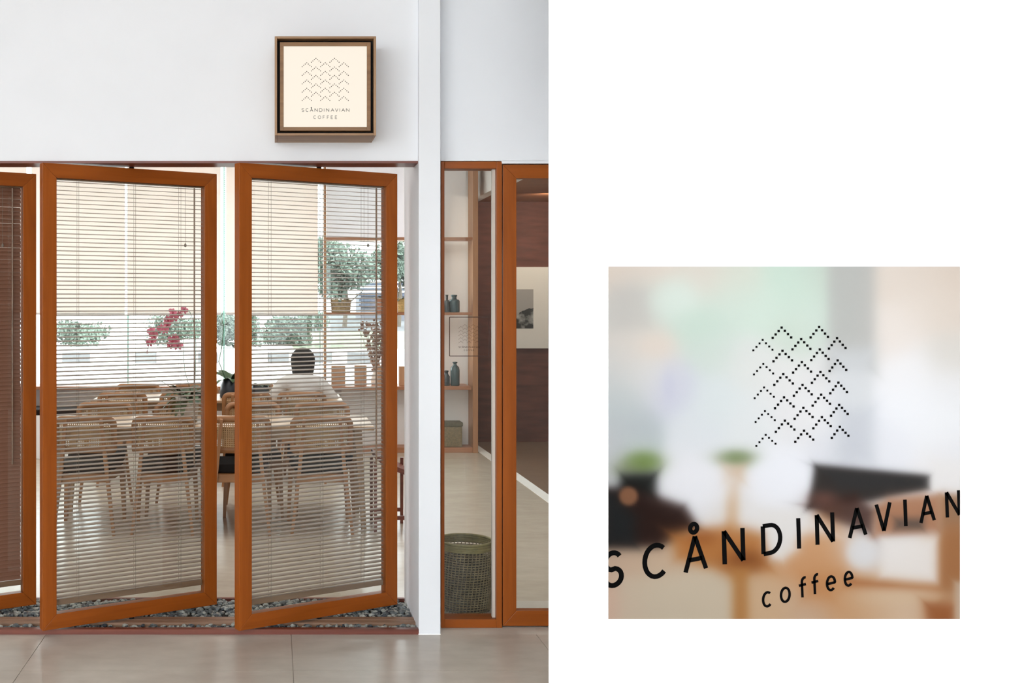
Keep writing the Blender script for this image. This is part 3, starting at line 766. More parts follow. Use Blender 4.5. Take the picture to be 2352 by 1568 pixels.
# ================================================================== PEBBLE BED
bed = thing('pebble_bed', 'strip of grey pebbles along the sill of the pivot doors', 'pebbles', (0, 5.06, 0))
obj('soil_bed', MB().box(-2.7, 0.684, 0.002, 0.082, -0.05, 0.001).box(-2.7, 0.684, 0.178, 0.515, -0.05, 0.001), M['soil'], bed)
def peb_geo(seed):
    rr = random.Random(seed)
    bm = bmesh.new(); bmesh.ops.create_icosphere(bm, subdivisions=1, radius=1.0)
    sx, sy, sz = rr.uniform(0.9, 1.3), rr.uniform(0.7, 1.0), rr.uniform(0.55, 0.8)
    for v in bm.verts:
        k = rr.uniform(0.82, 1.12); v.co = (v.co.x * sx * k, v.co.y * sy * k, v.co.z * sz * k)
    bm.verts.index_update()
    res = ([tuple(v.co) for v in bm.verts], [tuple(x.index for x in f.verts) for f in bm.faces]); bm.free(); return res
GEO = [peb_geo(100 + k) for k in range(8)]
PM = [M['peb_a'], M['peb_b'], M['peb_c']]
PMESH = []
for k, (v, f) in enumerate(GEO):
    for m in PM:
        PMESH.append(MB().add(v, f).mesh('pebble', m))
n = 0
while n < 300:
    x = -1.62 + 2.30 * ((n * 0.61803) % 1.0) ; y = 0.012 + 0.06 * random.random()
    s = random.uniform(0.009, 0.0145)
    o = link('pebble', random.choice(PMESH), bed, (x, y, s * 0.5 + random.uniform(0, 0.006)), (random.uniform(-.4, .4), random.uniform(-.4, .4), random.uniform(0, 6.28)))
    o.scale = (s, s, s); n += 1
st = MB()
def scatter(cnt, x0, x1, y0, y1):
    for _ in range(cnt):
        v, f = random.choice(GEO); s = random.uniform(0.010, 0.017); a = random.uniform(0, 6.28)
        px_, py_ = random.uniform(x0, x1), random.uniform(y0, y1); pz = s * 0.5 + random.uniform(0, 0.010)
        ca, sa = math.cos(a), math.sin(a)
        st.add([(px_ + s*(p[0]*ca - p[1]*sa), py_ + s*(p[0]*sa + p[1]*ca), pz + s*p[2]) for p in v], f, random.choice((0, 0, 1, 1, 2)))
scatter(2100, -1.75, 0.672, 0.192, 0.505)
scatter(160, -1.75, 0.672, 0.012, 0.072)
sp = obj('pebbles', st, PM, bed); sp['kind'] = 'stuff'

# ================================================================== CHAIRS
def rrect(w2, z0, z1, r, n=7, rb=None):
    rb = r if rb is None else rb
    pts = []
    for cx, cz, a0_, rad in ((w2 - r, z1 - r, 0, r), (-w2 + r, z1 - r, 90, r), (-w2 + rb, z0 + rb, 180, rb), (w2 - rb, z0 + rb, 270, rb)):
        for k in range(n + 1):
            a = R(a0_ + 90 * k / n); pts.append((cx + rad * math.cos(a), cz + rad * math.sin(a)))
    return pts
def bend(x): return 0.05 * (x / 0.22) ** 2
def chair_proto():
    t = thing('dining_chair', 'x', 'chair')
    by = -0.245                                                  # plane of the back panel
    def lean(z): return -0.10 * (z - 0.55)
    outer = rrect(0.215, 0.545, 0.80, 0.06, 7, 0.03); inner = rrect(0.178, 0.592, 0.757, 0.03, 7, 0.02)
    b = MB(); n_ = len(outer); vs_ = []
    for lst, dy in ((outer, 0.0), (inner, 0.0), (inner, 0.02), (outer, 0.02)):
        vs_ += [(x, by + bend(x) + lean(z) + dy, z) for x, z in lst]
    fs_ = []
    for q in range(4):
        for i in range(n_):
            fs_.append((q*n_ + i, q*n_ + (i+1) % n_, ((q+1) % 4)*n_ + (i+1) % n_, ((q+1) % 4)*n_ + i))
    b.add(vs_, fs_)
    back = obj('backrest', b, M['chair_h'], t, True)
    c = MB(); cw = 0.0034
    def sheet(x, z, d): return (x, by + bend(x) + lean(z) + 0.010 + d, z)
    x = -0.174
    while x <= 0.1745:
        c.add([sheet(x - cw, 0.588, 0), sheet(x + cw, 0.588, 0), sheet(x + cw, 0.761, 0), sheet(x - cw, 0.761, 0)], [(0, 1, 2, 3)]); x += 0.0145
    z = 0.594
    while z <= 0.757:
        for k in range(8):
            xa_, xb_ = -0.181 + 0.362 * k / 8, -0.181 + 0.362 * (k + 1) / 8
            c.add([sheet(xa_, z - cw, .001), sheet(xb_, z - cw, .001), sheet(xb_, z + cw, .001), sheet(xa_, z + cw, .001)], [(0, 1, 2, 3)])
        z += 0.0145
    obj('cane_panel', c, M['cane'], back)
    for s in (-1, 1):
        p = MB().bar((s * 0.120, by - 0.040, 0.785), (s * 0.152, by - 0.012, 0.45), 0.020, 0.030, 0.024, 0.044)
        p.bar((s * 0.152, by - 0.012, 0.45), (s * 0.205, by - 0.035, 0.0), 0.024, 0.044, 0.020, 0.028)
        obj('leg', p, M['chair'], t)
    for s in (-1, 1):
        obj('leg', MB().bar((s * 0.195, 0.185, 0.40), (s * 0.212, 0.215, 0.0), 0.034, 0.038, 0.022, 0.026), M['chair'], t)
    obj('seat_frame', MB().prism_xy([(-0.215, 0.21), (-0.165, by - 0.005), (0.165, by - 0.005), (0.215, 0.21)], 0.352, 0.408), M['chair_h'], t, False, 0.004)
    obj('seat_cushion', MB().prism_xy([(-0.208, 0.20), (-0.172, by + 0.035), (0.172, by + 0.035), (0.208, 0.20)], 0.409, 0.468), M['black_cushion'], t, False, 0.012)
    return t
proto = chair_proto()
ROWS = [  # distance of the backrest, facing (0 = back to us), list of (x, where)
    (7.16, 0, [(-1.290, 'front row, at the left end of the nearest table'), (-0.762, 'front row, below the white orchid pot'), (-0.238, 'front row, seen in the gap between two pivot doors'), (0.318, 'front row, nearest the white column')]),
    (8.28, 1, [(-1.31, 'facing us across the nearest table, left end'), (-0.72, 'facing us across the nearest table, behind the orchid pot'), (-0.16, 'facing us across the nearest table, beside the door gap'), (0.37, 'facing us across the nearest table, right end')]),
    (9.07, 0, [(-1.31, 'back to us at the rear table, left end'), (-0.77, 'back to us at the rear table, behind the orchid leaves'), (-0.24, 'back to us at the rear table, below the dark plant pot')]),
    (9.12, 0, [(0.24, 'back to us at the rear table, with the person in it')]),
    (10.16, 1, [(-1.29, 'farthest row, facing us at the left end'), (-0.75, 'farthest row, facing us behind the orchid leaves'), (-0.2, 'farthest row, facing us behind the dark pots'), (0.30, 'farthest row, facing us across from the person')])]
first = True
for Y, fl, lst in ROWS:
    for x, wh in lst:
        lab = 'oak cane-back chair, ' + wh
        rz = PI + random.uniform(-.04, .04) if fl else random.uniform(-.03, .03)
        loc = (x, Y + (-0.285 if fl else 0.285), 0)
        if first: proto.location = loc; proto.rotation_euler = (0, 0, rz); proto['label'] = lab; proto['group'] = 'cane chairs around the cafe tables'; first = False
        else: dup(proto, loc, rz, lab, 'cane chairs around the cafe tables')

# ================================================================== TABLES
def dining_table(x0, x1, y0, y1, lab):
    t = thing('dining_table', lab, 'table', ((x0 + x1) / 2, (y0 + y1) / 2, 0))
    w2, d2 = (x1 - x0) / 2, (y1 - y0) / 2
    obj('tabletop', MB().box(-w2, w2, -d2, d2, 0.692, 0.72), M['table'], t, False, 0.006)
    ap = MB()
    ap.box(-w2 + .12, w2 - .12, -d2 + .10, -d2 + .125, 0.62, 0.692).box(-w2 + .12, w2 - .12, d2 - .125, d2 - .10, 0.62, 0.692)
    ap.box(-w2 + .12, -w2 + .145, -d2 + .125, d2 - .125, 0.62, 0.692).box(w2 - .145, w2 - .12, -d2 + .125, d2 - .125, 0.62, 0.692)
    obj('apron', ap, M['table'], t)
    for sx in (-1, 1):
        for sy in (-1, 1):
            obj('leg', MB().bar((sx * (w2 - .11), sy * (d2 - .09), 0.692), (sx * (w2 - .07), sy * (d2 - .06), 0), 0.055, 0.055, 0.035, 0.035), M['table'], t, False, 0.003)
    return t
dining_table(-1.60, 0.69, 7.30, 8.02, 'long light oak table nearest the pivot doors')
dining_table(-1.60, 0.60, 9.24, 9.94, 'long light oak table at the rear, person seated at it')

# ================================================================== BACK COUNTER, SHELVES AND WHAT STANDS THERE
CY0, CY1, CZ = 11.10, 11.39, 0.695
tag(obj('window_counter', MB().box(-4.28, 2.06, CY0, BW, CZ - 0.036, CZ), M['shelf_h'], None, False, 0.003), 'long brown wooden counter under the cafe windows', 'counter')
sh = thing('shelving_unit', 'open wooden shelving unit in front of the right window and wall', 'shelf', (1.32, 11.28, 0))
obj('upright', MB().box(-0.80, -0.775, -0.16, 0.10, CZ, 3.10), M['shelf'], sh, False, 0.002)
obj('upright', MB().box(0.755, 0.810, -0.18, 0.10, 0.0, 3.10), M['shelf'], sh, False, 0.002)
for zz in (1.468, 2.255):
    obj('shelf', MB().box(-0.775, 0.755, -0.16, 0.10, zz - 0.028, zz), M['shelf_h'], sh, False, 0.002)
obj('plinth', MB().box(-0.60, 0.755, -0.16, 0.10, 0.0, 0.055), M['shelf_h'], sh, False, 0.002)
obj('back_panel', MB().box(-0.60, 0.755, 0.08, 0.10, 0.055, CZ - 0.04), M['wall_in'], sh)

def bottle(name, lab, loc, prof, mat, grp='dark bottles on the shelves'):
    o = obj(name, MB().lathe(prof, 20), mat, None, True); o.location = loc
    return tag(o, lab, 'bottle', grp)
S2 = 1.4685
def bx(x): return WX(x, 11.22)
bottle('glass_bottle', 'black thin-necked bottle on the middle shelf, left of a wider green bottle', (bx(1024.5), 11.17, S2), [(0.0325, 0), (0.034, 0.01), (0.034, 0.118), (0.026, 0.126), (0.014, 0.130), (0.014, 0.175), (0.0165, 0.178), (0.0165, 0.186), (0.008, 0.186)], M['bottle'])
bottle('glass_bottle', 'wide dark green bottle with short neck on the middle shelf', (bx(1043), 11.22, S2), [(0.056, 0), (0.059, 0.01), (0.059, 0.118), (0.052, 0.132), (0.028, 0.138), (0.026, 0.165), (0.033, 0.170), (0.033, 0.186), (0.02, 0.186)], M['bottle_teal'])
bottle('glass_bottle', 'small black bottle on the counter below the logo sticker', (bx(1025), 11.22, CZ + .0005), [(0.036, 0), (0.038, 0.01), (0.038, 0.098), (0.022, 0.12), (0.018, 0.138), (0.024, 0.144), (0.024, 0.16), (0.012, 0.16)], M['bottle'])
bottle('glass_bottle', 'tall teal bottle with rounded shoulders on the counter below the logo sticker', (bx(1045), 11.22, CZ + .0005), [(0.045, 0), (0.049, 0.01), (0.049, 0.16), (0.043, 0.195), (0.025, 0.212), (0.018, 0.222), (0.018, 0.235), (0.026, 0.238), (0.026, 0.25), (0.015, 0.25)], M['bottle_teal'])
bxo = thing('storage_box', 'olive rattan storage box on the bottom shelf', 'box', (bx(1036), 11.22, 0.056))
obj('body', MB().box(-0.105, 0.105, -0.08, 0.08, 0, 0.215), M['olive_box'], bxo, False, 0.01)
obj('lid', MB().box(-0.112, 0.112, -0.088, 0.088, 0.215, 0.262), M['olive_lid'], bxo, False, 0.01)

def leaf_pts(L, wd, rise, droop, n=7):
    pts = []
    for k in range(n + 1):
        s = k / n
        pts.append((L * s, rise * s - droop * s * s, wd * (math.sin(PI * (0.12 + 0.88 * s)) ** 0.8 if s < 1 else 0.02)))
    return pts
def leaf_mesh(L, wd, rise, droop, mat, fold=0.25):
    b = MB(); vs_, fs_ = [], []
    for x, z, ww in leaf_pts(L, wd, rise, droop):
        vs_ += [(x, -ww, z + ww * fold), (x, 0, z), (x, ww, z + ww * fold)]
    k = len(vs_) // 3
    for i in range(k - 1):
        for j in range(2):
            fs_.append((3*i + j, 3*i + j + 1, 3*(i+1) + j + 1, 3*(i+1) + j))
    return b.add(vs_, fs_).mesh('leaf', mat, True)
def leaves_on(t, meshes, cnt, z, r=0.02, a0=0.0, a1=6.283):
    for k in range(cnt):
        a = a0 + (a1 - a0) * (k + random.uniform(-.2, .2)) / cnt
        link('leaf', random.choice(meshes), t, (r * math.cos(a), r * math.sin(a), z), (random.uniform(-.2, .2), random.uniform(-.3, .2), a))

small_leaf = [leaf_mesh(0.06, 0.018, 0.03, 0.05, M['leaf_dark']), leaf_mesh(0.05, 0.015, 0.045, 0.03, M['leaf_grey'])]
def shelf_pot(x, w_, h, lab, mat, cat, nl, name='wicker_planter'):
    t = thing(name, lab, cat, (WX(x, 11.2), 11.2, S2))
    b = MB(); k = 8
    for i in range(k):                                       # woven bands, each slightly proud
        z0_, z1_ = h * i / k, h * (i + 1) / k
        rr_ = w_ * (0.90 + 0.10 * i / k)
        b.lathe([(rr_ * 0.97, z0_), (rr_ * 1.02, (z0_ + z1_) / 2), (rr_ * 0.97, z1_)], 22, (0, 0, 0), 0, i == 0, False)
    obj('pot', b, mat, t, True)
    obj('soil', MB().lathe([(w_ * 0.95, h - 0.012), (0.001, h - 0.006)], 16, (0, 0, 0), 0, False), M['soil'], t)
    leaves_on(t, small_leaf, nl, h - 0.01, w_ * 0.5)
    leaves_on(t, small_leaf, max(3, nl // 2), h - 0.01, w_ * 0.9)
    return t
shelf_pot(783, 0.112, 0.135, 'wide tan wicker planter with trailing leaves on the middle shelf', M['wicker'], 'planter', 14)
shelf_pot(875, 0.062, 0.155, 'terracotta coloured pot on the middle shelf beside door edge', M['terracotta'], 'planter', 5, 'plant_pot')
shelf_pot(925, 0.060, 0.145, 'yellow wicker planter on the shelf seen in the gap by the column', M['wicker_yellow'], 'planter', 8)

def board(x0, x1, y0, lab):
    Yb = 11.2; t = thing('wooden_board', lab, 'board', ((WX(x0, Yb) + WX(x1, Yb)) / 2, Yb, CZ + 0.0005), 0, 'tan boards standing on the window counter')
    w2 = (WX(x1, Yb) - WX(x0, Yb)) / 2; h = WZ(y0, Yb) - CZ
    obj('panel', MB().box(-w2, w2, -0.008, 0.008, 0, h), M['tan_board'], t, False, 0.002)
    obj('foot', MB().box(-w2 * 0.7, w2 * 0.7, 0.008, 0.06, 0, 0.015), M['tan_board'], t)
board(761, 793, 840, 'wide tan wooden board on the counter, nearest the person in white')
board(814, 842, 839, 'tan wooden board on the counter, left of the dried flowers')
board(867, 889, 839, 'tan wooden board on the counter, in front of the dried flowers')
board(916, 944, 841, 'tan wooden board on the counter, seen in the gap by the column')

# dried flowers
dv = thing('dried_flower_vase', 'bouquet of dried brown flowers in a white vase on the counter', 'flowers', (WX(862, 11.32), 11.31, CZ + 0.0005))
obj('vase', MB().lathe([(0.04, 0), (0.052, 0.04), (0.045, 0.10), (0.028, 0.13), (0.033, 0.15)], 18), M['white_pot'], dv, True)
fl = MB(); stm = MB(); rg = random.Random(5)
for k in range(230):
    u = rg.random(); a = rg.uniform(0, 6.28); rad = 0.21 * (0.25 + 0.75 * u) * math.sqrt(rg.random())
    z = 0.17 + 0.50 * u + rg.uniform(-.03, .03); x_, y_ = rad * math.cos(a) * (0.5 + 0.6 * u), rad * math.sin(a) * 0.35
    v, f = GEO[k % 8]; s = rg.uniform(0.011, 0.021)
    fl.add([(x_ + s * p_[0], y_ + s * p_[1], z + s * p_[2] * 1.4) for p_ in v], f)
    if k % 4 == 0: stm.tube([(0, 0, 0.14), (x_ * 0.6, y_ * 0.6, z * 0.7), (x_, y_, z)], 0.0015, 4)
ff = obj('flower_heads', fl, M['dried'], dv); ff['kind'] = 'stuff'
obj('stems', stm, M['cord'], dv)

# black bench cushion along the back wall
bn = thing('wall_bench', 'white bench with black cushion along the back wall at left', 'bench', (-3.1, 10.86, 0))
obj('base', MB().box(-1.15, 1.15, -0.19, 0.19, 0, 0.44), M['wall_in'], bn, False, 0.004)
obj('cushion', MB().box(-1.15, 1.15, -0.20, 0.19, 0.44, 0.50), M['black_cushion'], bn, False, 0.012)

# stool in the gap by the column
stl = thing('wooden_stool', 'dark wooden stool half hidden by the pivot door next to the column', 'stool', (0.80, 7.42, 0))
obj('seat', MB().prism_xz([(-0.11, 0.50), (0.0, 0.43), (0.115, 0.385), (0.115, 0.42), (0.0, 0.465), (-0.11, 0.535)], -0.17, 0.17), M['red_wood'], stl, False, 0.003)
for sx in (-1, 1):
    for sy in (-1, 1):
        obj('leg', MB().bar((sx * 0.108, sy * 0.15, 0.48 if sx < 0 else 0.47), (sx * 0.108, sy * 0.155, 0), 0.020, 0.028), M['red_wood'], stl)
for sy in (-1, 1):
    obj('stretcher', MB().box(-0.098, 0.098, sy * 0.15 - 0.010, sy * 0.15 + 0.010, 0.085, 0.112), M['red_wood'], stl)

# ================================================================== PLANTS ON THE TABLES
OY = 7.72
orc = thing('potted_orchid', 'pink orchid in a white pot on the nearest table', 'orchid', (WX(431, OY), OY, 0.7205))
obj('pot', MB().lathe([(0.064, 0), (0.070, 0.01), (0.089, 0.160), (0.089, 0.168), (0.080, 0.168), (0.076, 0.145)], 26), M['white_pot'], orc, True)
obj('soil', MB().lathe([(0.078, 0.15), (0.001, 0.155)], 16, (0, 0, 0), 0, False), M['soil'], orc)
LO_ = [leaf_mesh(0.26, 0.020, 0.22, 0.06, M['leaf_grey']), leaf_mesh(0.19, 0.034, 0.16, 0.16, M['leaf_dark']), leaf_mesh(0.13, 0.034, 0.17, 0.10, M['leaf_dark']), leaf_mesh(0.17, 0.030, 0.06, 0.17, M['leaf_grey'])]
leaves_on(orc, LO_[1:], 46, 0.15, 0.03)
link('leaf', LO_[0], orc, (-0.01, -0.03, 0.14), (0, -0.08, PI + 0.15))
def op(x, y, dy=0.0): return (WX(x, OY) - WX(431, OY), dy, WZ(y, OY) - 0.7205)
obj('stem', MB().tube([op(446, 905), op(449, 850), op(450, 790), op(446, 742), op(436, 716), op(423, 711), op(402, 722), op(388, 740), op(376, 757), op(356, 768), op(344, 786), op(338, 806)], 0.0028, 6), M['stem'], orc, True)
obj('stem', MB().tube([op(440, 905), op(424, 850), op(421, 800), op(420, 775), op(412, 768), op(402, 778), op(394, 796)], 0.0026, 6), M['stem'], orc, True)
def flower_mesh():
    b = MB()
    for k in range(5):
        a = 2 * PI * k / 5 + PI / 2; L = 0.036 if k in (0, 2, 3) else 0.040; wd = 0.011 if k in (0, 2, 3) else 0.019
        ca, sa = math.cos(a), math.sin(a); pts = []
        for s, ww, dy in ((0.004, 0.003, 0), (L * .35, wd * .8, -.004), (L * .7, wd, -.006), (L, wd * .35, -.002)):
            pts += [(ca * s - sa * ww, dy, sa * s + ca * ww), (ca * s + sa * ww, dy, sa * s - ca * ww)]
        b.add(pts, [(0, 1, 3, 2), (2, 3, 5, 4), (4, 5, 7, 6)])
    b.lathe([(0.001, -0.010), (0.008, -0.004), (0.007, 0.004), (0.001, 0.010)], 8, (0, -0.012, -0.005), 1, False)
    return b.mesh('flower', [M['petal'], M['petal_core']], False)
FLW = flower_mesh()
for x, y in [(423, 712), (415, 722), (397, 717), (400, 729), (386, 733), (385, 744), (379, 757), (371, 755), (347, 760), (353, 770), (344, 787), (350, 783), (405, 775), (395, 782), (391, 793), (409, 794), (404, 786)]:
    o = link('flower', FLW, orc, op(x, y, random.uniform(-.03, .02)), (random.uniform(-.4, .4), random.uniform(-.5, .5), random.uniform(-.7, .7)))
    s = random.uniform(0.8, 1.05); o.scale = (s, s, s)
obj('bud', MB().lathe([(0.001, -0.012), (0.007, 0), (0.001, 0.014)], 8, op(338, 808), 0, False), M['petal_core'], orc, True)

TY = 9.55
dp = thing('potted_plant', 'dark square-shouldered plant pot with broad leaves in the gap between doors', 'plant', (WX(531, TY), TY, 0.7205))
obj('pot', MB().lathe([(0.098, 0), (0.104, 0.01), (0.096, 0.11), (0.070, 0.165), (0.062, 0.168)], 24), M['dark_pot'], dp, True)
BL = [leaf_mesh(0.20, 0.040, 0.12, 0.08, M['leaf_dark']), leaf_mesh(0.17, 0.042, 0.09, 0.09, M['leaf_dark'])]
leaves_on(dp, BL, 8, 0.15, 0.02)
def dq(x, y): return (WX(x, TY) - WX(531, TY), -0.02, WZ(y, TY) - 0.7205)
obj('stem', MB().tube([dq(520, 875), dq(503, 830), dq(509, 800), dq(513, 765), dq(514, 745), dq(511, 738)], 0.0042, 6), M['stem'], dp, True)
dr = thing('planter_bowl', 'low round black planter bowl on the rear table left of the person', 'planter', (WX(598, 9.62), 9.62, 0.7205))
obj('bowl', MB().lathe([(0.055, 0), (0.080, 0.03), (0.084, 0.075), (0.072, 0.10)], 22), M['dark_pot'], dr, True)
leaves_on(dr, [leaf_mesh(0.075, 0.018, 0.05, 0.05, M['leaf_dark']), leaf_mesh(0.06, 0.016, 0.06, 0.04, M['leaf_grey'])], 18, 0.09, 0.03)

# ================================================================== PERSON
def skin_body(name, joints, edges, mat, parent=None, sub=2):
    """joints: name -> (x, y, z, rx, ry); grown with a Skin modifier"""
    names = list(joints); me_ = bpy.data.meshes.new(name)
    me_.from_pydata([joints[k][:3] for k in names], [(names.index(a), names.index(b)) for a, b in edges], [])
    o = link(name, me_, parent)
    o.modifiers.new('skin', 'SKIN').use_smooth_shade = True
    sk = me_.skin_vertices[0].data
    for i, k in enumerate(names):
        sk[i].radius = (joints[k][3], joints[k][4]); sk[i].use_root = (i == 0)
    sm = o.modifiers.new('smooth', 'SUBSURF'); sm.levels = sub; sm.render_levels = sub
    me_.materials.append(mat); return o
PXc, PYc = 0.255, 9.36
pr = thing('person', 'person with black bobbed hair in a white shirt sitting with back to us', 'person', (PXc, PYc, 0))
J = {'pelvis': (0, 0, .56, .125, .10), 'waist': (0, .03, .68, .105, .085), 'chest': (0, .07, .81, .13, .09), 'collar': (0, .085, .885, .085, .065),
     'neck': (0, .10, .945, .045, .045), 'jaw': (0.0, .125, .99, .055, .062), 'skull': (0, .115, 1.06, .078, .090), 'top': (0, .11, 1.11, .060, .07)}
E = [('pelvis', 'waist'), ('waist', 'chest'), ('chest', 'collar'), ('collar', 'neck'), ('neck', 'jaw'), ('jaw', 'skull'), ('skull', 'top')]
for s, sd in ((-1, 'l'), (1, 'r')):
    J['sh' + sd] = (s * .165 - .012, .085, .862, .055, .05); J['el' + sd] = (s * .275, .085, .690, .040, .04)
    J['wr' + sd] = (s * .19, .285, .755, .026, .022); J['pa' + sd] = (s * .165, .345, .748, .034, .016)
    J['hp' + sd] = (s * .09, .03, .54, .09, .085); J['kn' + sd] = (s * .11, .42, .50, .06, .06); J['an' + sd] = (s * .11, .44, .09, .036, .038); J['to' + sd] = (s * .115, .60, .035, .036, .028)
    E += [('collar', 'sh' + sd), ('sh' + sd, 'el' + sd), ('el' + sd, 'wr' + sd), ('wr' + sd, 'pa' + sd), ('pelvis', 'hp' + sd), ('hp' + sd, 'kn' + sd), ('kn' + sd, 'an' + sd), ('an' + sd, 'to' + sd)]
skin_body('body', J, E, M['skin'], pr)
for s in (-1, 1):                                      # hands: four fingers and a thumb, resting on the table
    b = MB()
    for k, (off, L) in enumerate(((-.024, .062), (-.008, .072), (.008, .068), (.023, .054))):
        bx_, by_, bz_ = s * (.165 - .01) + off, .372, .748
        b.tube([(bx_, by_ - .02, bz_), (bx_ - s * .006, by_ + L * .45, bz_ + .006), (bx_ - s * .012, by_ + L * .8, bz_ - .002), (bx_ - s * .015, by_ + L, bz_ - .012)], [.009, .0088, .008, .0055], 8)
    b.tube([(s * .150, .335, .748), (s * .118, .360, .746), (s * .108, .388, .738)], [.011, .0095, .006], 8)
    obj('fingers', b, M['skin'], pr, True)
SJ = {'pelvis': (0, -.005, .54, .145, .115), 'waist': (0, .02, .67, .135, .105), 'chest': (0, .06, .80, .150, .105), 'collar': (0, .075, .880, .118, .088), 'nb': (0, .085, .925, .062, .058)}
SE = [('pelvis', 'waist'), ('waist', 'chest'), ('chest', 'collar'), ('collar', 'nb')]
for s, sd in ((-1, 'l'), (1, 'r')):
    SJ['sh' + sd] = (s * .170 - .012, .08, .856, .078, .070); SJ['el' + sd] = (s * .288, .075, .685, .058, .056); SJ['wr' + sd] = (s * .215, .245, .745, .044, .040)
    SE += [('collar', 'sh' + sd), ('sh' + sd, 'el' + sd), ('el' + sd, 'wr' + sd)]
skin_body('shirt', SJ, SE, M['shirt'], pr)
TJ = {'pelvis': (0, .0, .545, .130, .095)}; TE = []
for s, sd in ((-1, 'l'), (1, 'r')):
    TJ['hp' + sd] = (s * .09, .04, .545, .095, .09); TJ['kn' + sd] = (s * .11, .425, .505, .070, .07); TJ['an' + sd] = (s * .11, .44, .13, .050, .05)
    TE += [('pelvis', 'hp' + sd), ('hp' + sd, 'kn' + sd), ('kn' + sd, 'an' + sd)]
skin_body('trousers', TJ, TE, M['trousers'], pr)
hb = MB(); nu, nv = 28, 12; hv = []; hf = []                # bob: a cap open at the face
for i in range(nv + 1):
    ph = i / nv
    for j in range(nu + 1):
        a = R(-35) - R(290) * (0) + R(-110 + 0) if False else R(215 - 0) - R(0)
        th_ = R(-225) + R(270) * j / nu                       # from right front round the back to left front
        if ph < 0.5:
            q = ph / 0.5 * PI / 2; rad, z = math.sin(q), 1.068 + 0.092 * math.cos(q)
        else:
            q = (ph - 0.5) / 0.5; rad, z = 1.0 - 0.16 * q * q, 1.068 - 0.135 * q
        hv.append((0.096 * rad * math.cos(th_), 0.115 + 0.106 * rad * math.sin(th_), z))
for i in range(nv):
    for j in range(nu):
        hf.append((i*(nu+1) + j, i*(nu+1) + j + 1, (i+1)*(nu+1) + j + 1, (i+1)*(nu+1) + j))
hb.add(hv, hf)
ho = obj('hair', hb, M['hair'], pr, True)
sl = ho.modifiers.new('thick', 'SOLIDIFY'); sl.thickness = 0.012; sl.offset = -1
fc = MB()
fc.lathe([(0.001, -0.010), (0.010, 0), (0.001, 0.010)], 10, (-0.030, 0.195, 1.055), 0, False).lathe([(0.001, -0.010), (0.010, 0), (0.001, 0.010)], 10, (0.030, 0.195, 1.055), 0, False)
obj('eyes', fc, M['white_pot'], pr, True)
obj('nose', MB().add([(-.012, .205, 1.015), (.012, .205, 1.015), (0, .228, 1.018), (0, .205, 1.052)], [(0, 1, 2), (0, 2, 3), (1, 3, 2)]), M['skin'], pr, True)
obj('mouth', MB().box(-0.02, 0.02, 0.178, 0.186, 0.990, 0.998), M['petal_core'], pr, False, 0.002)

# ================================================================== WOVEN BASKET BEHIND THE SIDE WINDOW
bk = thing('woven_basket', 'round dark woven basket on the floor behind the side window', 'basket', (WX(1069, 5.46), 5.465, 0))
BR, BH, NS = 0.134, 0.350, 44
wv = MB(); stk = MB()
def br(z): return BR * (0.90 + 0.13 * math.sin(PI * min(1, (z + 0.04) / BH) * 0.62))
nr = 25
for k in range(nr):
    z = 0.012 + (BH - 0.05) * k / (nr - 1)
    pts = []
    for j in range(2 * NS + 1):
        a = PI * j / NS; off = 0.0034 * (1 if (j + k) % 2 else -1) if j % 1 == 0 else 0
        r_ = br(z) + off; pts.append((r_ * math.cos(a), r_ * math.sin(a), z + 0.0012 * math.sin(a * 5 + k)))
    wv.tube(pts, 0.0031, 4, 0, False)
for j in range(NS):
    for sgn in (1,):
        a = 2 * PI * j / NS
        stk.tube([((br(z)) * math.cos(a + sgn * z * 0.8), (br(z)) * math.sin(a + sgn * z * 0.8), z) for z in [BH * q / 8 for q in range(9)]], 0.0024, 4)
x_ = obj('weave', wv, M['basket'], bk); x_['kind'] = 'stuff'
obj('stakes', stk, M['basket'], bk)['kind'] = 'stuff'
rm = MB()
for dz, dr_ in ((-0.034, 0.002), (-0.024, 0.004), (-0.012, 0.004), (0.0, 0.001)):
    rm.tube([((br(BH) + dr_) * math.cos(2*PI*j/48), (br(BH) + dr_) * math.sin(2*PI*j/48), BH + dz) for j in range(49)], 0.0068, 6, 0, False)
obj('rim', rm, M['basket_rim'], bk, True)
obj('lining', MB().lathe([(br(0.0) - 0.010, 0.002), (br(0.1) - 0.010, 0.1), (br(0.2) - 0.010, 0.2), (br(0.26) - 0.010, 0.26)], 32), M['basket_dark'], bk, True)

# ================================================================== PICTURE IN THE ALCOVE
AY = 11.96
pc = thing('framed_picture', 'white mounted picture of a dark rock on the alcove wall', 'picture', (0, AY, 0))
pxa, pxb, pza, pzb = WX(1134, AY), WX(1259.5, AY), WZ(800, AY), WZ(613, AY)
obj('mount', MB().box(pxa, pxb, 0, 0.04, pza, pzb), M['paper'], pc, False, 0.002)
qa, qb, qz0, qz1 = WX(1169, AY), WX(1225, AY), WZ(754, AY), WZ(664, AY)
mt, nt, p, out = new_mat('rock_photo')
N, L = nt.nodes, nt.links
tc = N.new('ShaderNodeTexCoord'); sp_ = N.new('ShaderNodeSeparateXYZ'); L.new(tc.outputs['Object'], sp_.inputs[0])
nz = N.new('ShaderNodeTexNoise'); nz.inputs['Scale'].default_value = 9; nz.inputs['Detail'].default_value = 6; L.new(tc.outputs['Object'], nz.inputs['Vector'])
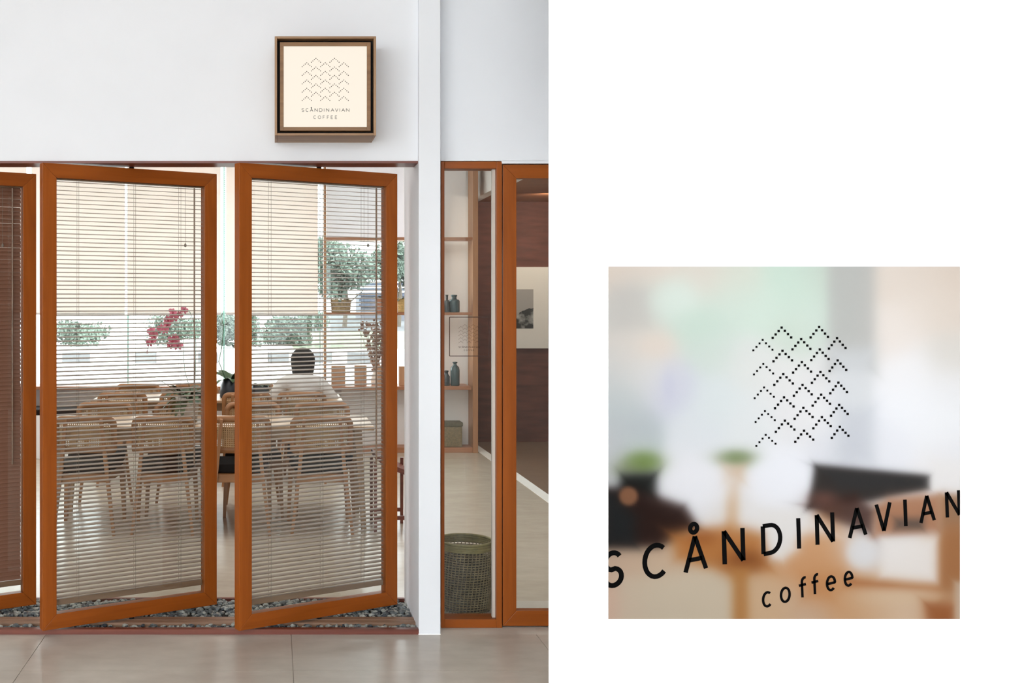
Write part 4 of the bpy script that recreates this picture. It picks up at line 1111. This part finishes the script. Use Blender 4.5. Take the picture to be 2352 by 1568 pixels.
# height of the rock edge climbs to the right; noise roughens it
m1 = N.new('ShaderNodeMath'); m1.operation = 'MULTIPLY_ADD'; L.new(sp_.outputs['X'], m1.inputs[0]); m1.inputs[1].default_value = -0.3
L.new(sp_.outputs['Z'], m1.inputs[2])
m2 = N.new('ShaderNodeMath'); m2.operation = 'MULTIPLY_ADD'; L.new(nz.outputs['Fac'], m2.inputs[0]); m2.inputs[1].default_value = 0.16; L.new(m1.outputs[0], m2.inputs[2])
lim = (WZ(712, AY)) - 0.3 * qb + 0.08
gt = N.new('ShaderNodeMath'); gt.operation = 'LESS_THAN'; L.new(m2.outputs[0], gt.inputs[0]); gt.inputs[1].default_value = lim + 0.015
cr = N.new('ShaderNodeValToRGB'); cr.color_ramp.elements[0].position = 0.46; cr.color_ramp.elements[1].position = 0.64
cr.color_ramp.elements[0].color = (0.012, 0.014, 0.014, 1); cr.color_ramp.elements[1].color = (0.42, 0.42, 0.40, 1); L.new(nz.outputs['Fac'], cr.inputs['Fac'])
mxx = N.new('ShaderNodeMixRGB'); L.new(gt.outputs[0], mxx.inputs[0]); mxx.inputs[1].default_value = (0.36, 0.34, 0.32, 1); L.new(cr.outputs['Color'], mxx.inputs[2])
L.new(mxx.outputs[0], p.inputs['Base Color']); p.inputs['Roughness'].default_value = 0.6
obj('print', MB().box(qa, qb, -0.003, 0.0, qz0, qz1), mt, pc)

# ================================================================== OUTSIDE THE WINDOWS
struct('ground_paving', MB().box(-40, 0.3, 16.2, 75.0, 0.75, 0.848), M['white_wall_out'], 'white paved ground beyond the garden wall at left', 'paving')
struct('ground_lawn', MB().box(0.3, 40, 16.2, 27.0, 0.75, 0.85), M['lawn'], 'pale lawn behind the white garden wall', 'lawn')
struct('ground_road', MB().box(0.3, 90, 27.0, 75.0, 0.75, 0.852), M['asphalt'], 'grey road surface far outside the windows', 'road')
struct('ground_terrace', MB().box(-40, 40, 11.62, 16.0, -0.12, -0.01), M['white_wall_out'], 'white terrace right outside the cafe windows', 'terrace')
gw = thing('garden_wall', 'low white garden wall with grey panels outside the windows', 'wall', (0, 16.1, 0), 0, None, 'structure')
obj('wall_body', MB().box(-20, 20, -0.06, 0.10, -0.1, 0.86), M['white_wall_out'], gw)
for x in [-4.4, -3.2, -2.1, -1.15, -0.1, 0.55, 1.1, 2.4, 3.3]:
    obj('grey_panel', MB().box(x, x + random.uniform(0.3, 0.5), -0.075, -0.06, 0.66, 0.82), M['grey_panel'], gw)
obj('coping', MB().box(-20, 20, -0.09, 0.12, 0.43, 0.455), M['white_wall_out'], gw)

def leafy(name, lab, cx, Y, z0, zc, rx, rz, cnt, mat, cat, seed, grp, trunk=True, leaf=0.09):
    t = thing(name, lab, cat, (cx, Y, z0), 0, grp); rg_ = random.Random(seed)
    b = MB()
    lobes = [(rg_.uniform(-.55, .55) * rx, rg_.uniform(-.5, .5) * rx, rg_.uniform(-.5, .55) * rz, rg_.uniform(.38, .62)) for _ in range(9)]
    for k in range(cnt):
        lx, ly, lz, ls = lobes[k % 9]
        d = Vector((rg_.gauss(0, 1), rg_.gauss(0, 1), rg_.gauss(0, 1))).normalized() * (rg_.random() ** 0.4)
        c = Vector((lx + d.x * ls * rx, ly + d.y * ls * rx, (zc - z0) + lz + d.z * ls * rz))
        if c.z < 0.02: continue
        u = Vector((rg_.gauss(0, 1), rg_.gauss(0, 1), rg_.gauss(0, 1))).normalized(); v_ = u.orthogonal().normalized()
        s = leaf * rg_.uniform(.6, 1.3)
        b.add([c - u*s*.5, c + v_*s*.28, c + u*s*.5 , c - v_*s*.28], [(0, 1, 2, 3)])
    fo = obj('foliage', b, mat, t); fo['kind'] = 'stuff'
    tr = MB().tube([(0, 0, 0), (0.05 * rx, 0, (zc - z0) * 0.5), (0, 0, (zc - z0) * 1.0)], [0.06 * max(rx, 0.6), 0.05 * max(rx, .6), 0.02], 8)
    for k in range(4):
        a = k * 1.6; tr.tube([(0, 0, (zc - z0) * (.35 + .1 * k)), (rx * .5 * math.cos(a), rx * .5 * math.sin(a), (zc - z0) * (.65 + .1 * k))], [0.025 * max(rx, .6), 0.01], 6)
    obj('trunk', tr, M['bark'], t)
G1 = 'trees beyond the garden wall'; G2 = 'shrubs along the lawn'
leafy('tree', 'large pale tree filling the window behind the wicker planter', 2.05, 31, 0.85, 2.55, 1.15, 1.0, 7000, M['foliage'], 'tree', 1, G1, leaf=0.15)
leafy('tree', 'grey-green tree showing beside the column gap', 3.75, 32, 0.85, 2.7, 1.1, 1.0, 7000, M['foliage_b'], 'tree', 2, G1, leaf=0.15)
leafy('shrub', 'pale shrub outside at the far left window', -3.25, 17.8, 0.85, 1.02, 0.62, 0.26, 2200, M['foliage'], 'shrub', 3, G2, leaf=0.07)
leafy('shrub', 'pale shrub outside behind the orchid flowers', -1.66, 18.1, 0.85, 1.08, 0.55, 0.32, 2400, M['foliage'], 'shrub', 4, G2, leaf=0.07)
leafy('shrub', 'dense shrub outside in the gap between two doors', -0.62, 16.95, 0.85, 1.12, 0.50, 0.38, 3800, M['foliage_b'], 'shrub', 6, G2, leaf=0.07)
leafy('shrub', 'dense shrub outside above the person in white', 0.33, 18.15, 0.85, 1.12, 0.62, 0.38, 4800, M['foliage_b'], 'shrub', 7, G2, leaf=0.07)
hs = thing('pavilion', 'pale lavender pavilion with blue slatted front beyond the trees', 'building', (6.2, 44, 0.85))
obj('wall_body', MB().box(-2.6, 3.0, 0, 3.0, 0, 1.15), M['lavender'], hs)
for k in range(5):
    obj('slat', MB().box(-2.7, 3.1, -0.12, -0.02, 0.55 + 0.22 * k, 0.66 + 0.22 * k), M['blue_roof'], hs)
obj('roof', MB().prism_xz([(-2.9, 1.75), (3.3, 1.75), (3.0, 1.9), (-2.6, 1.9)], -0.2, 3.2), M['blue_roof'], hs)
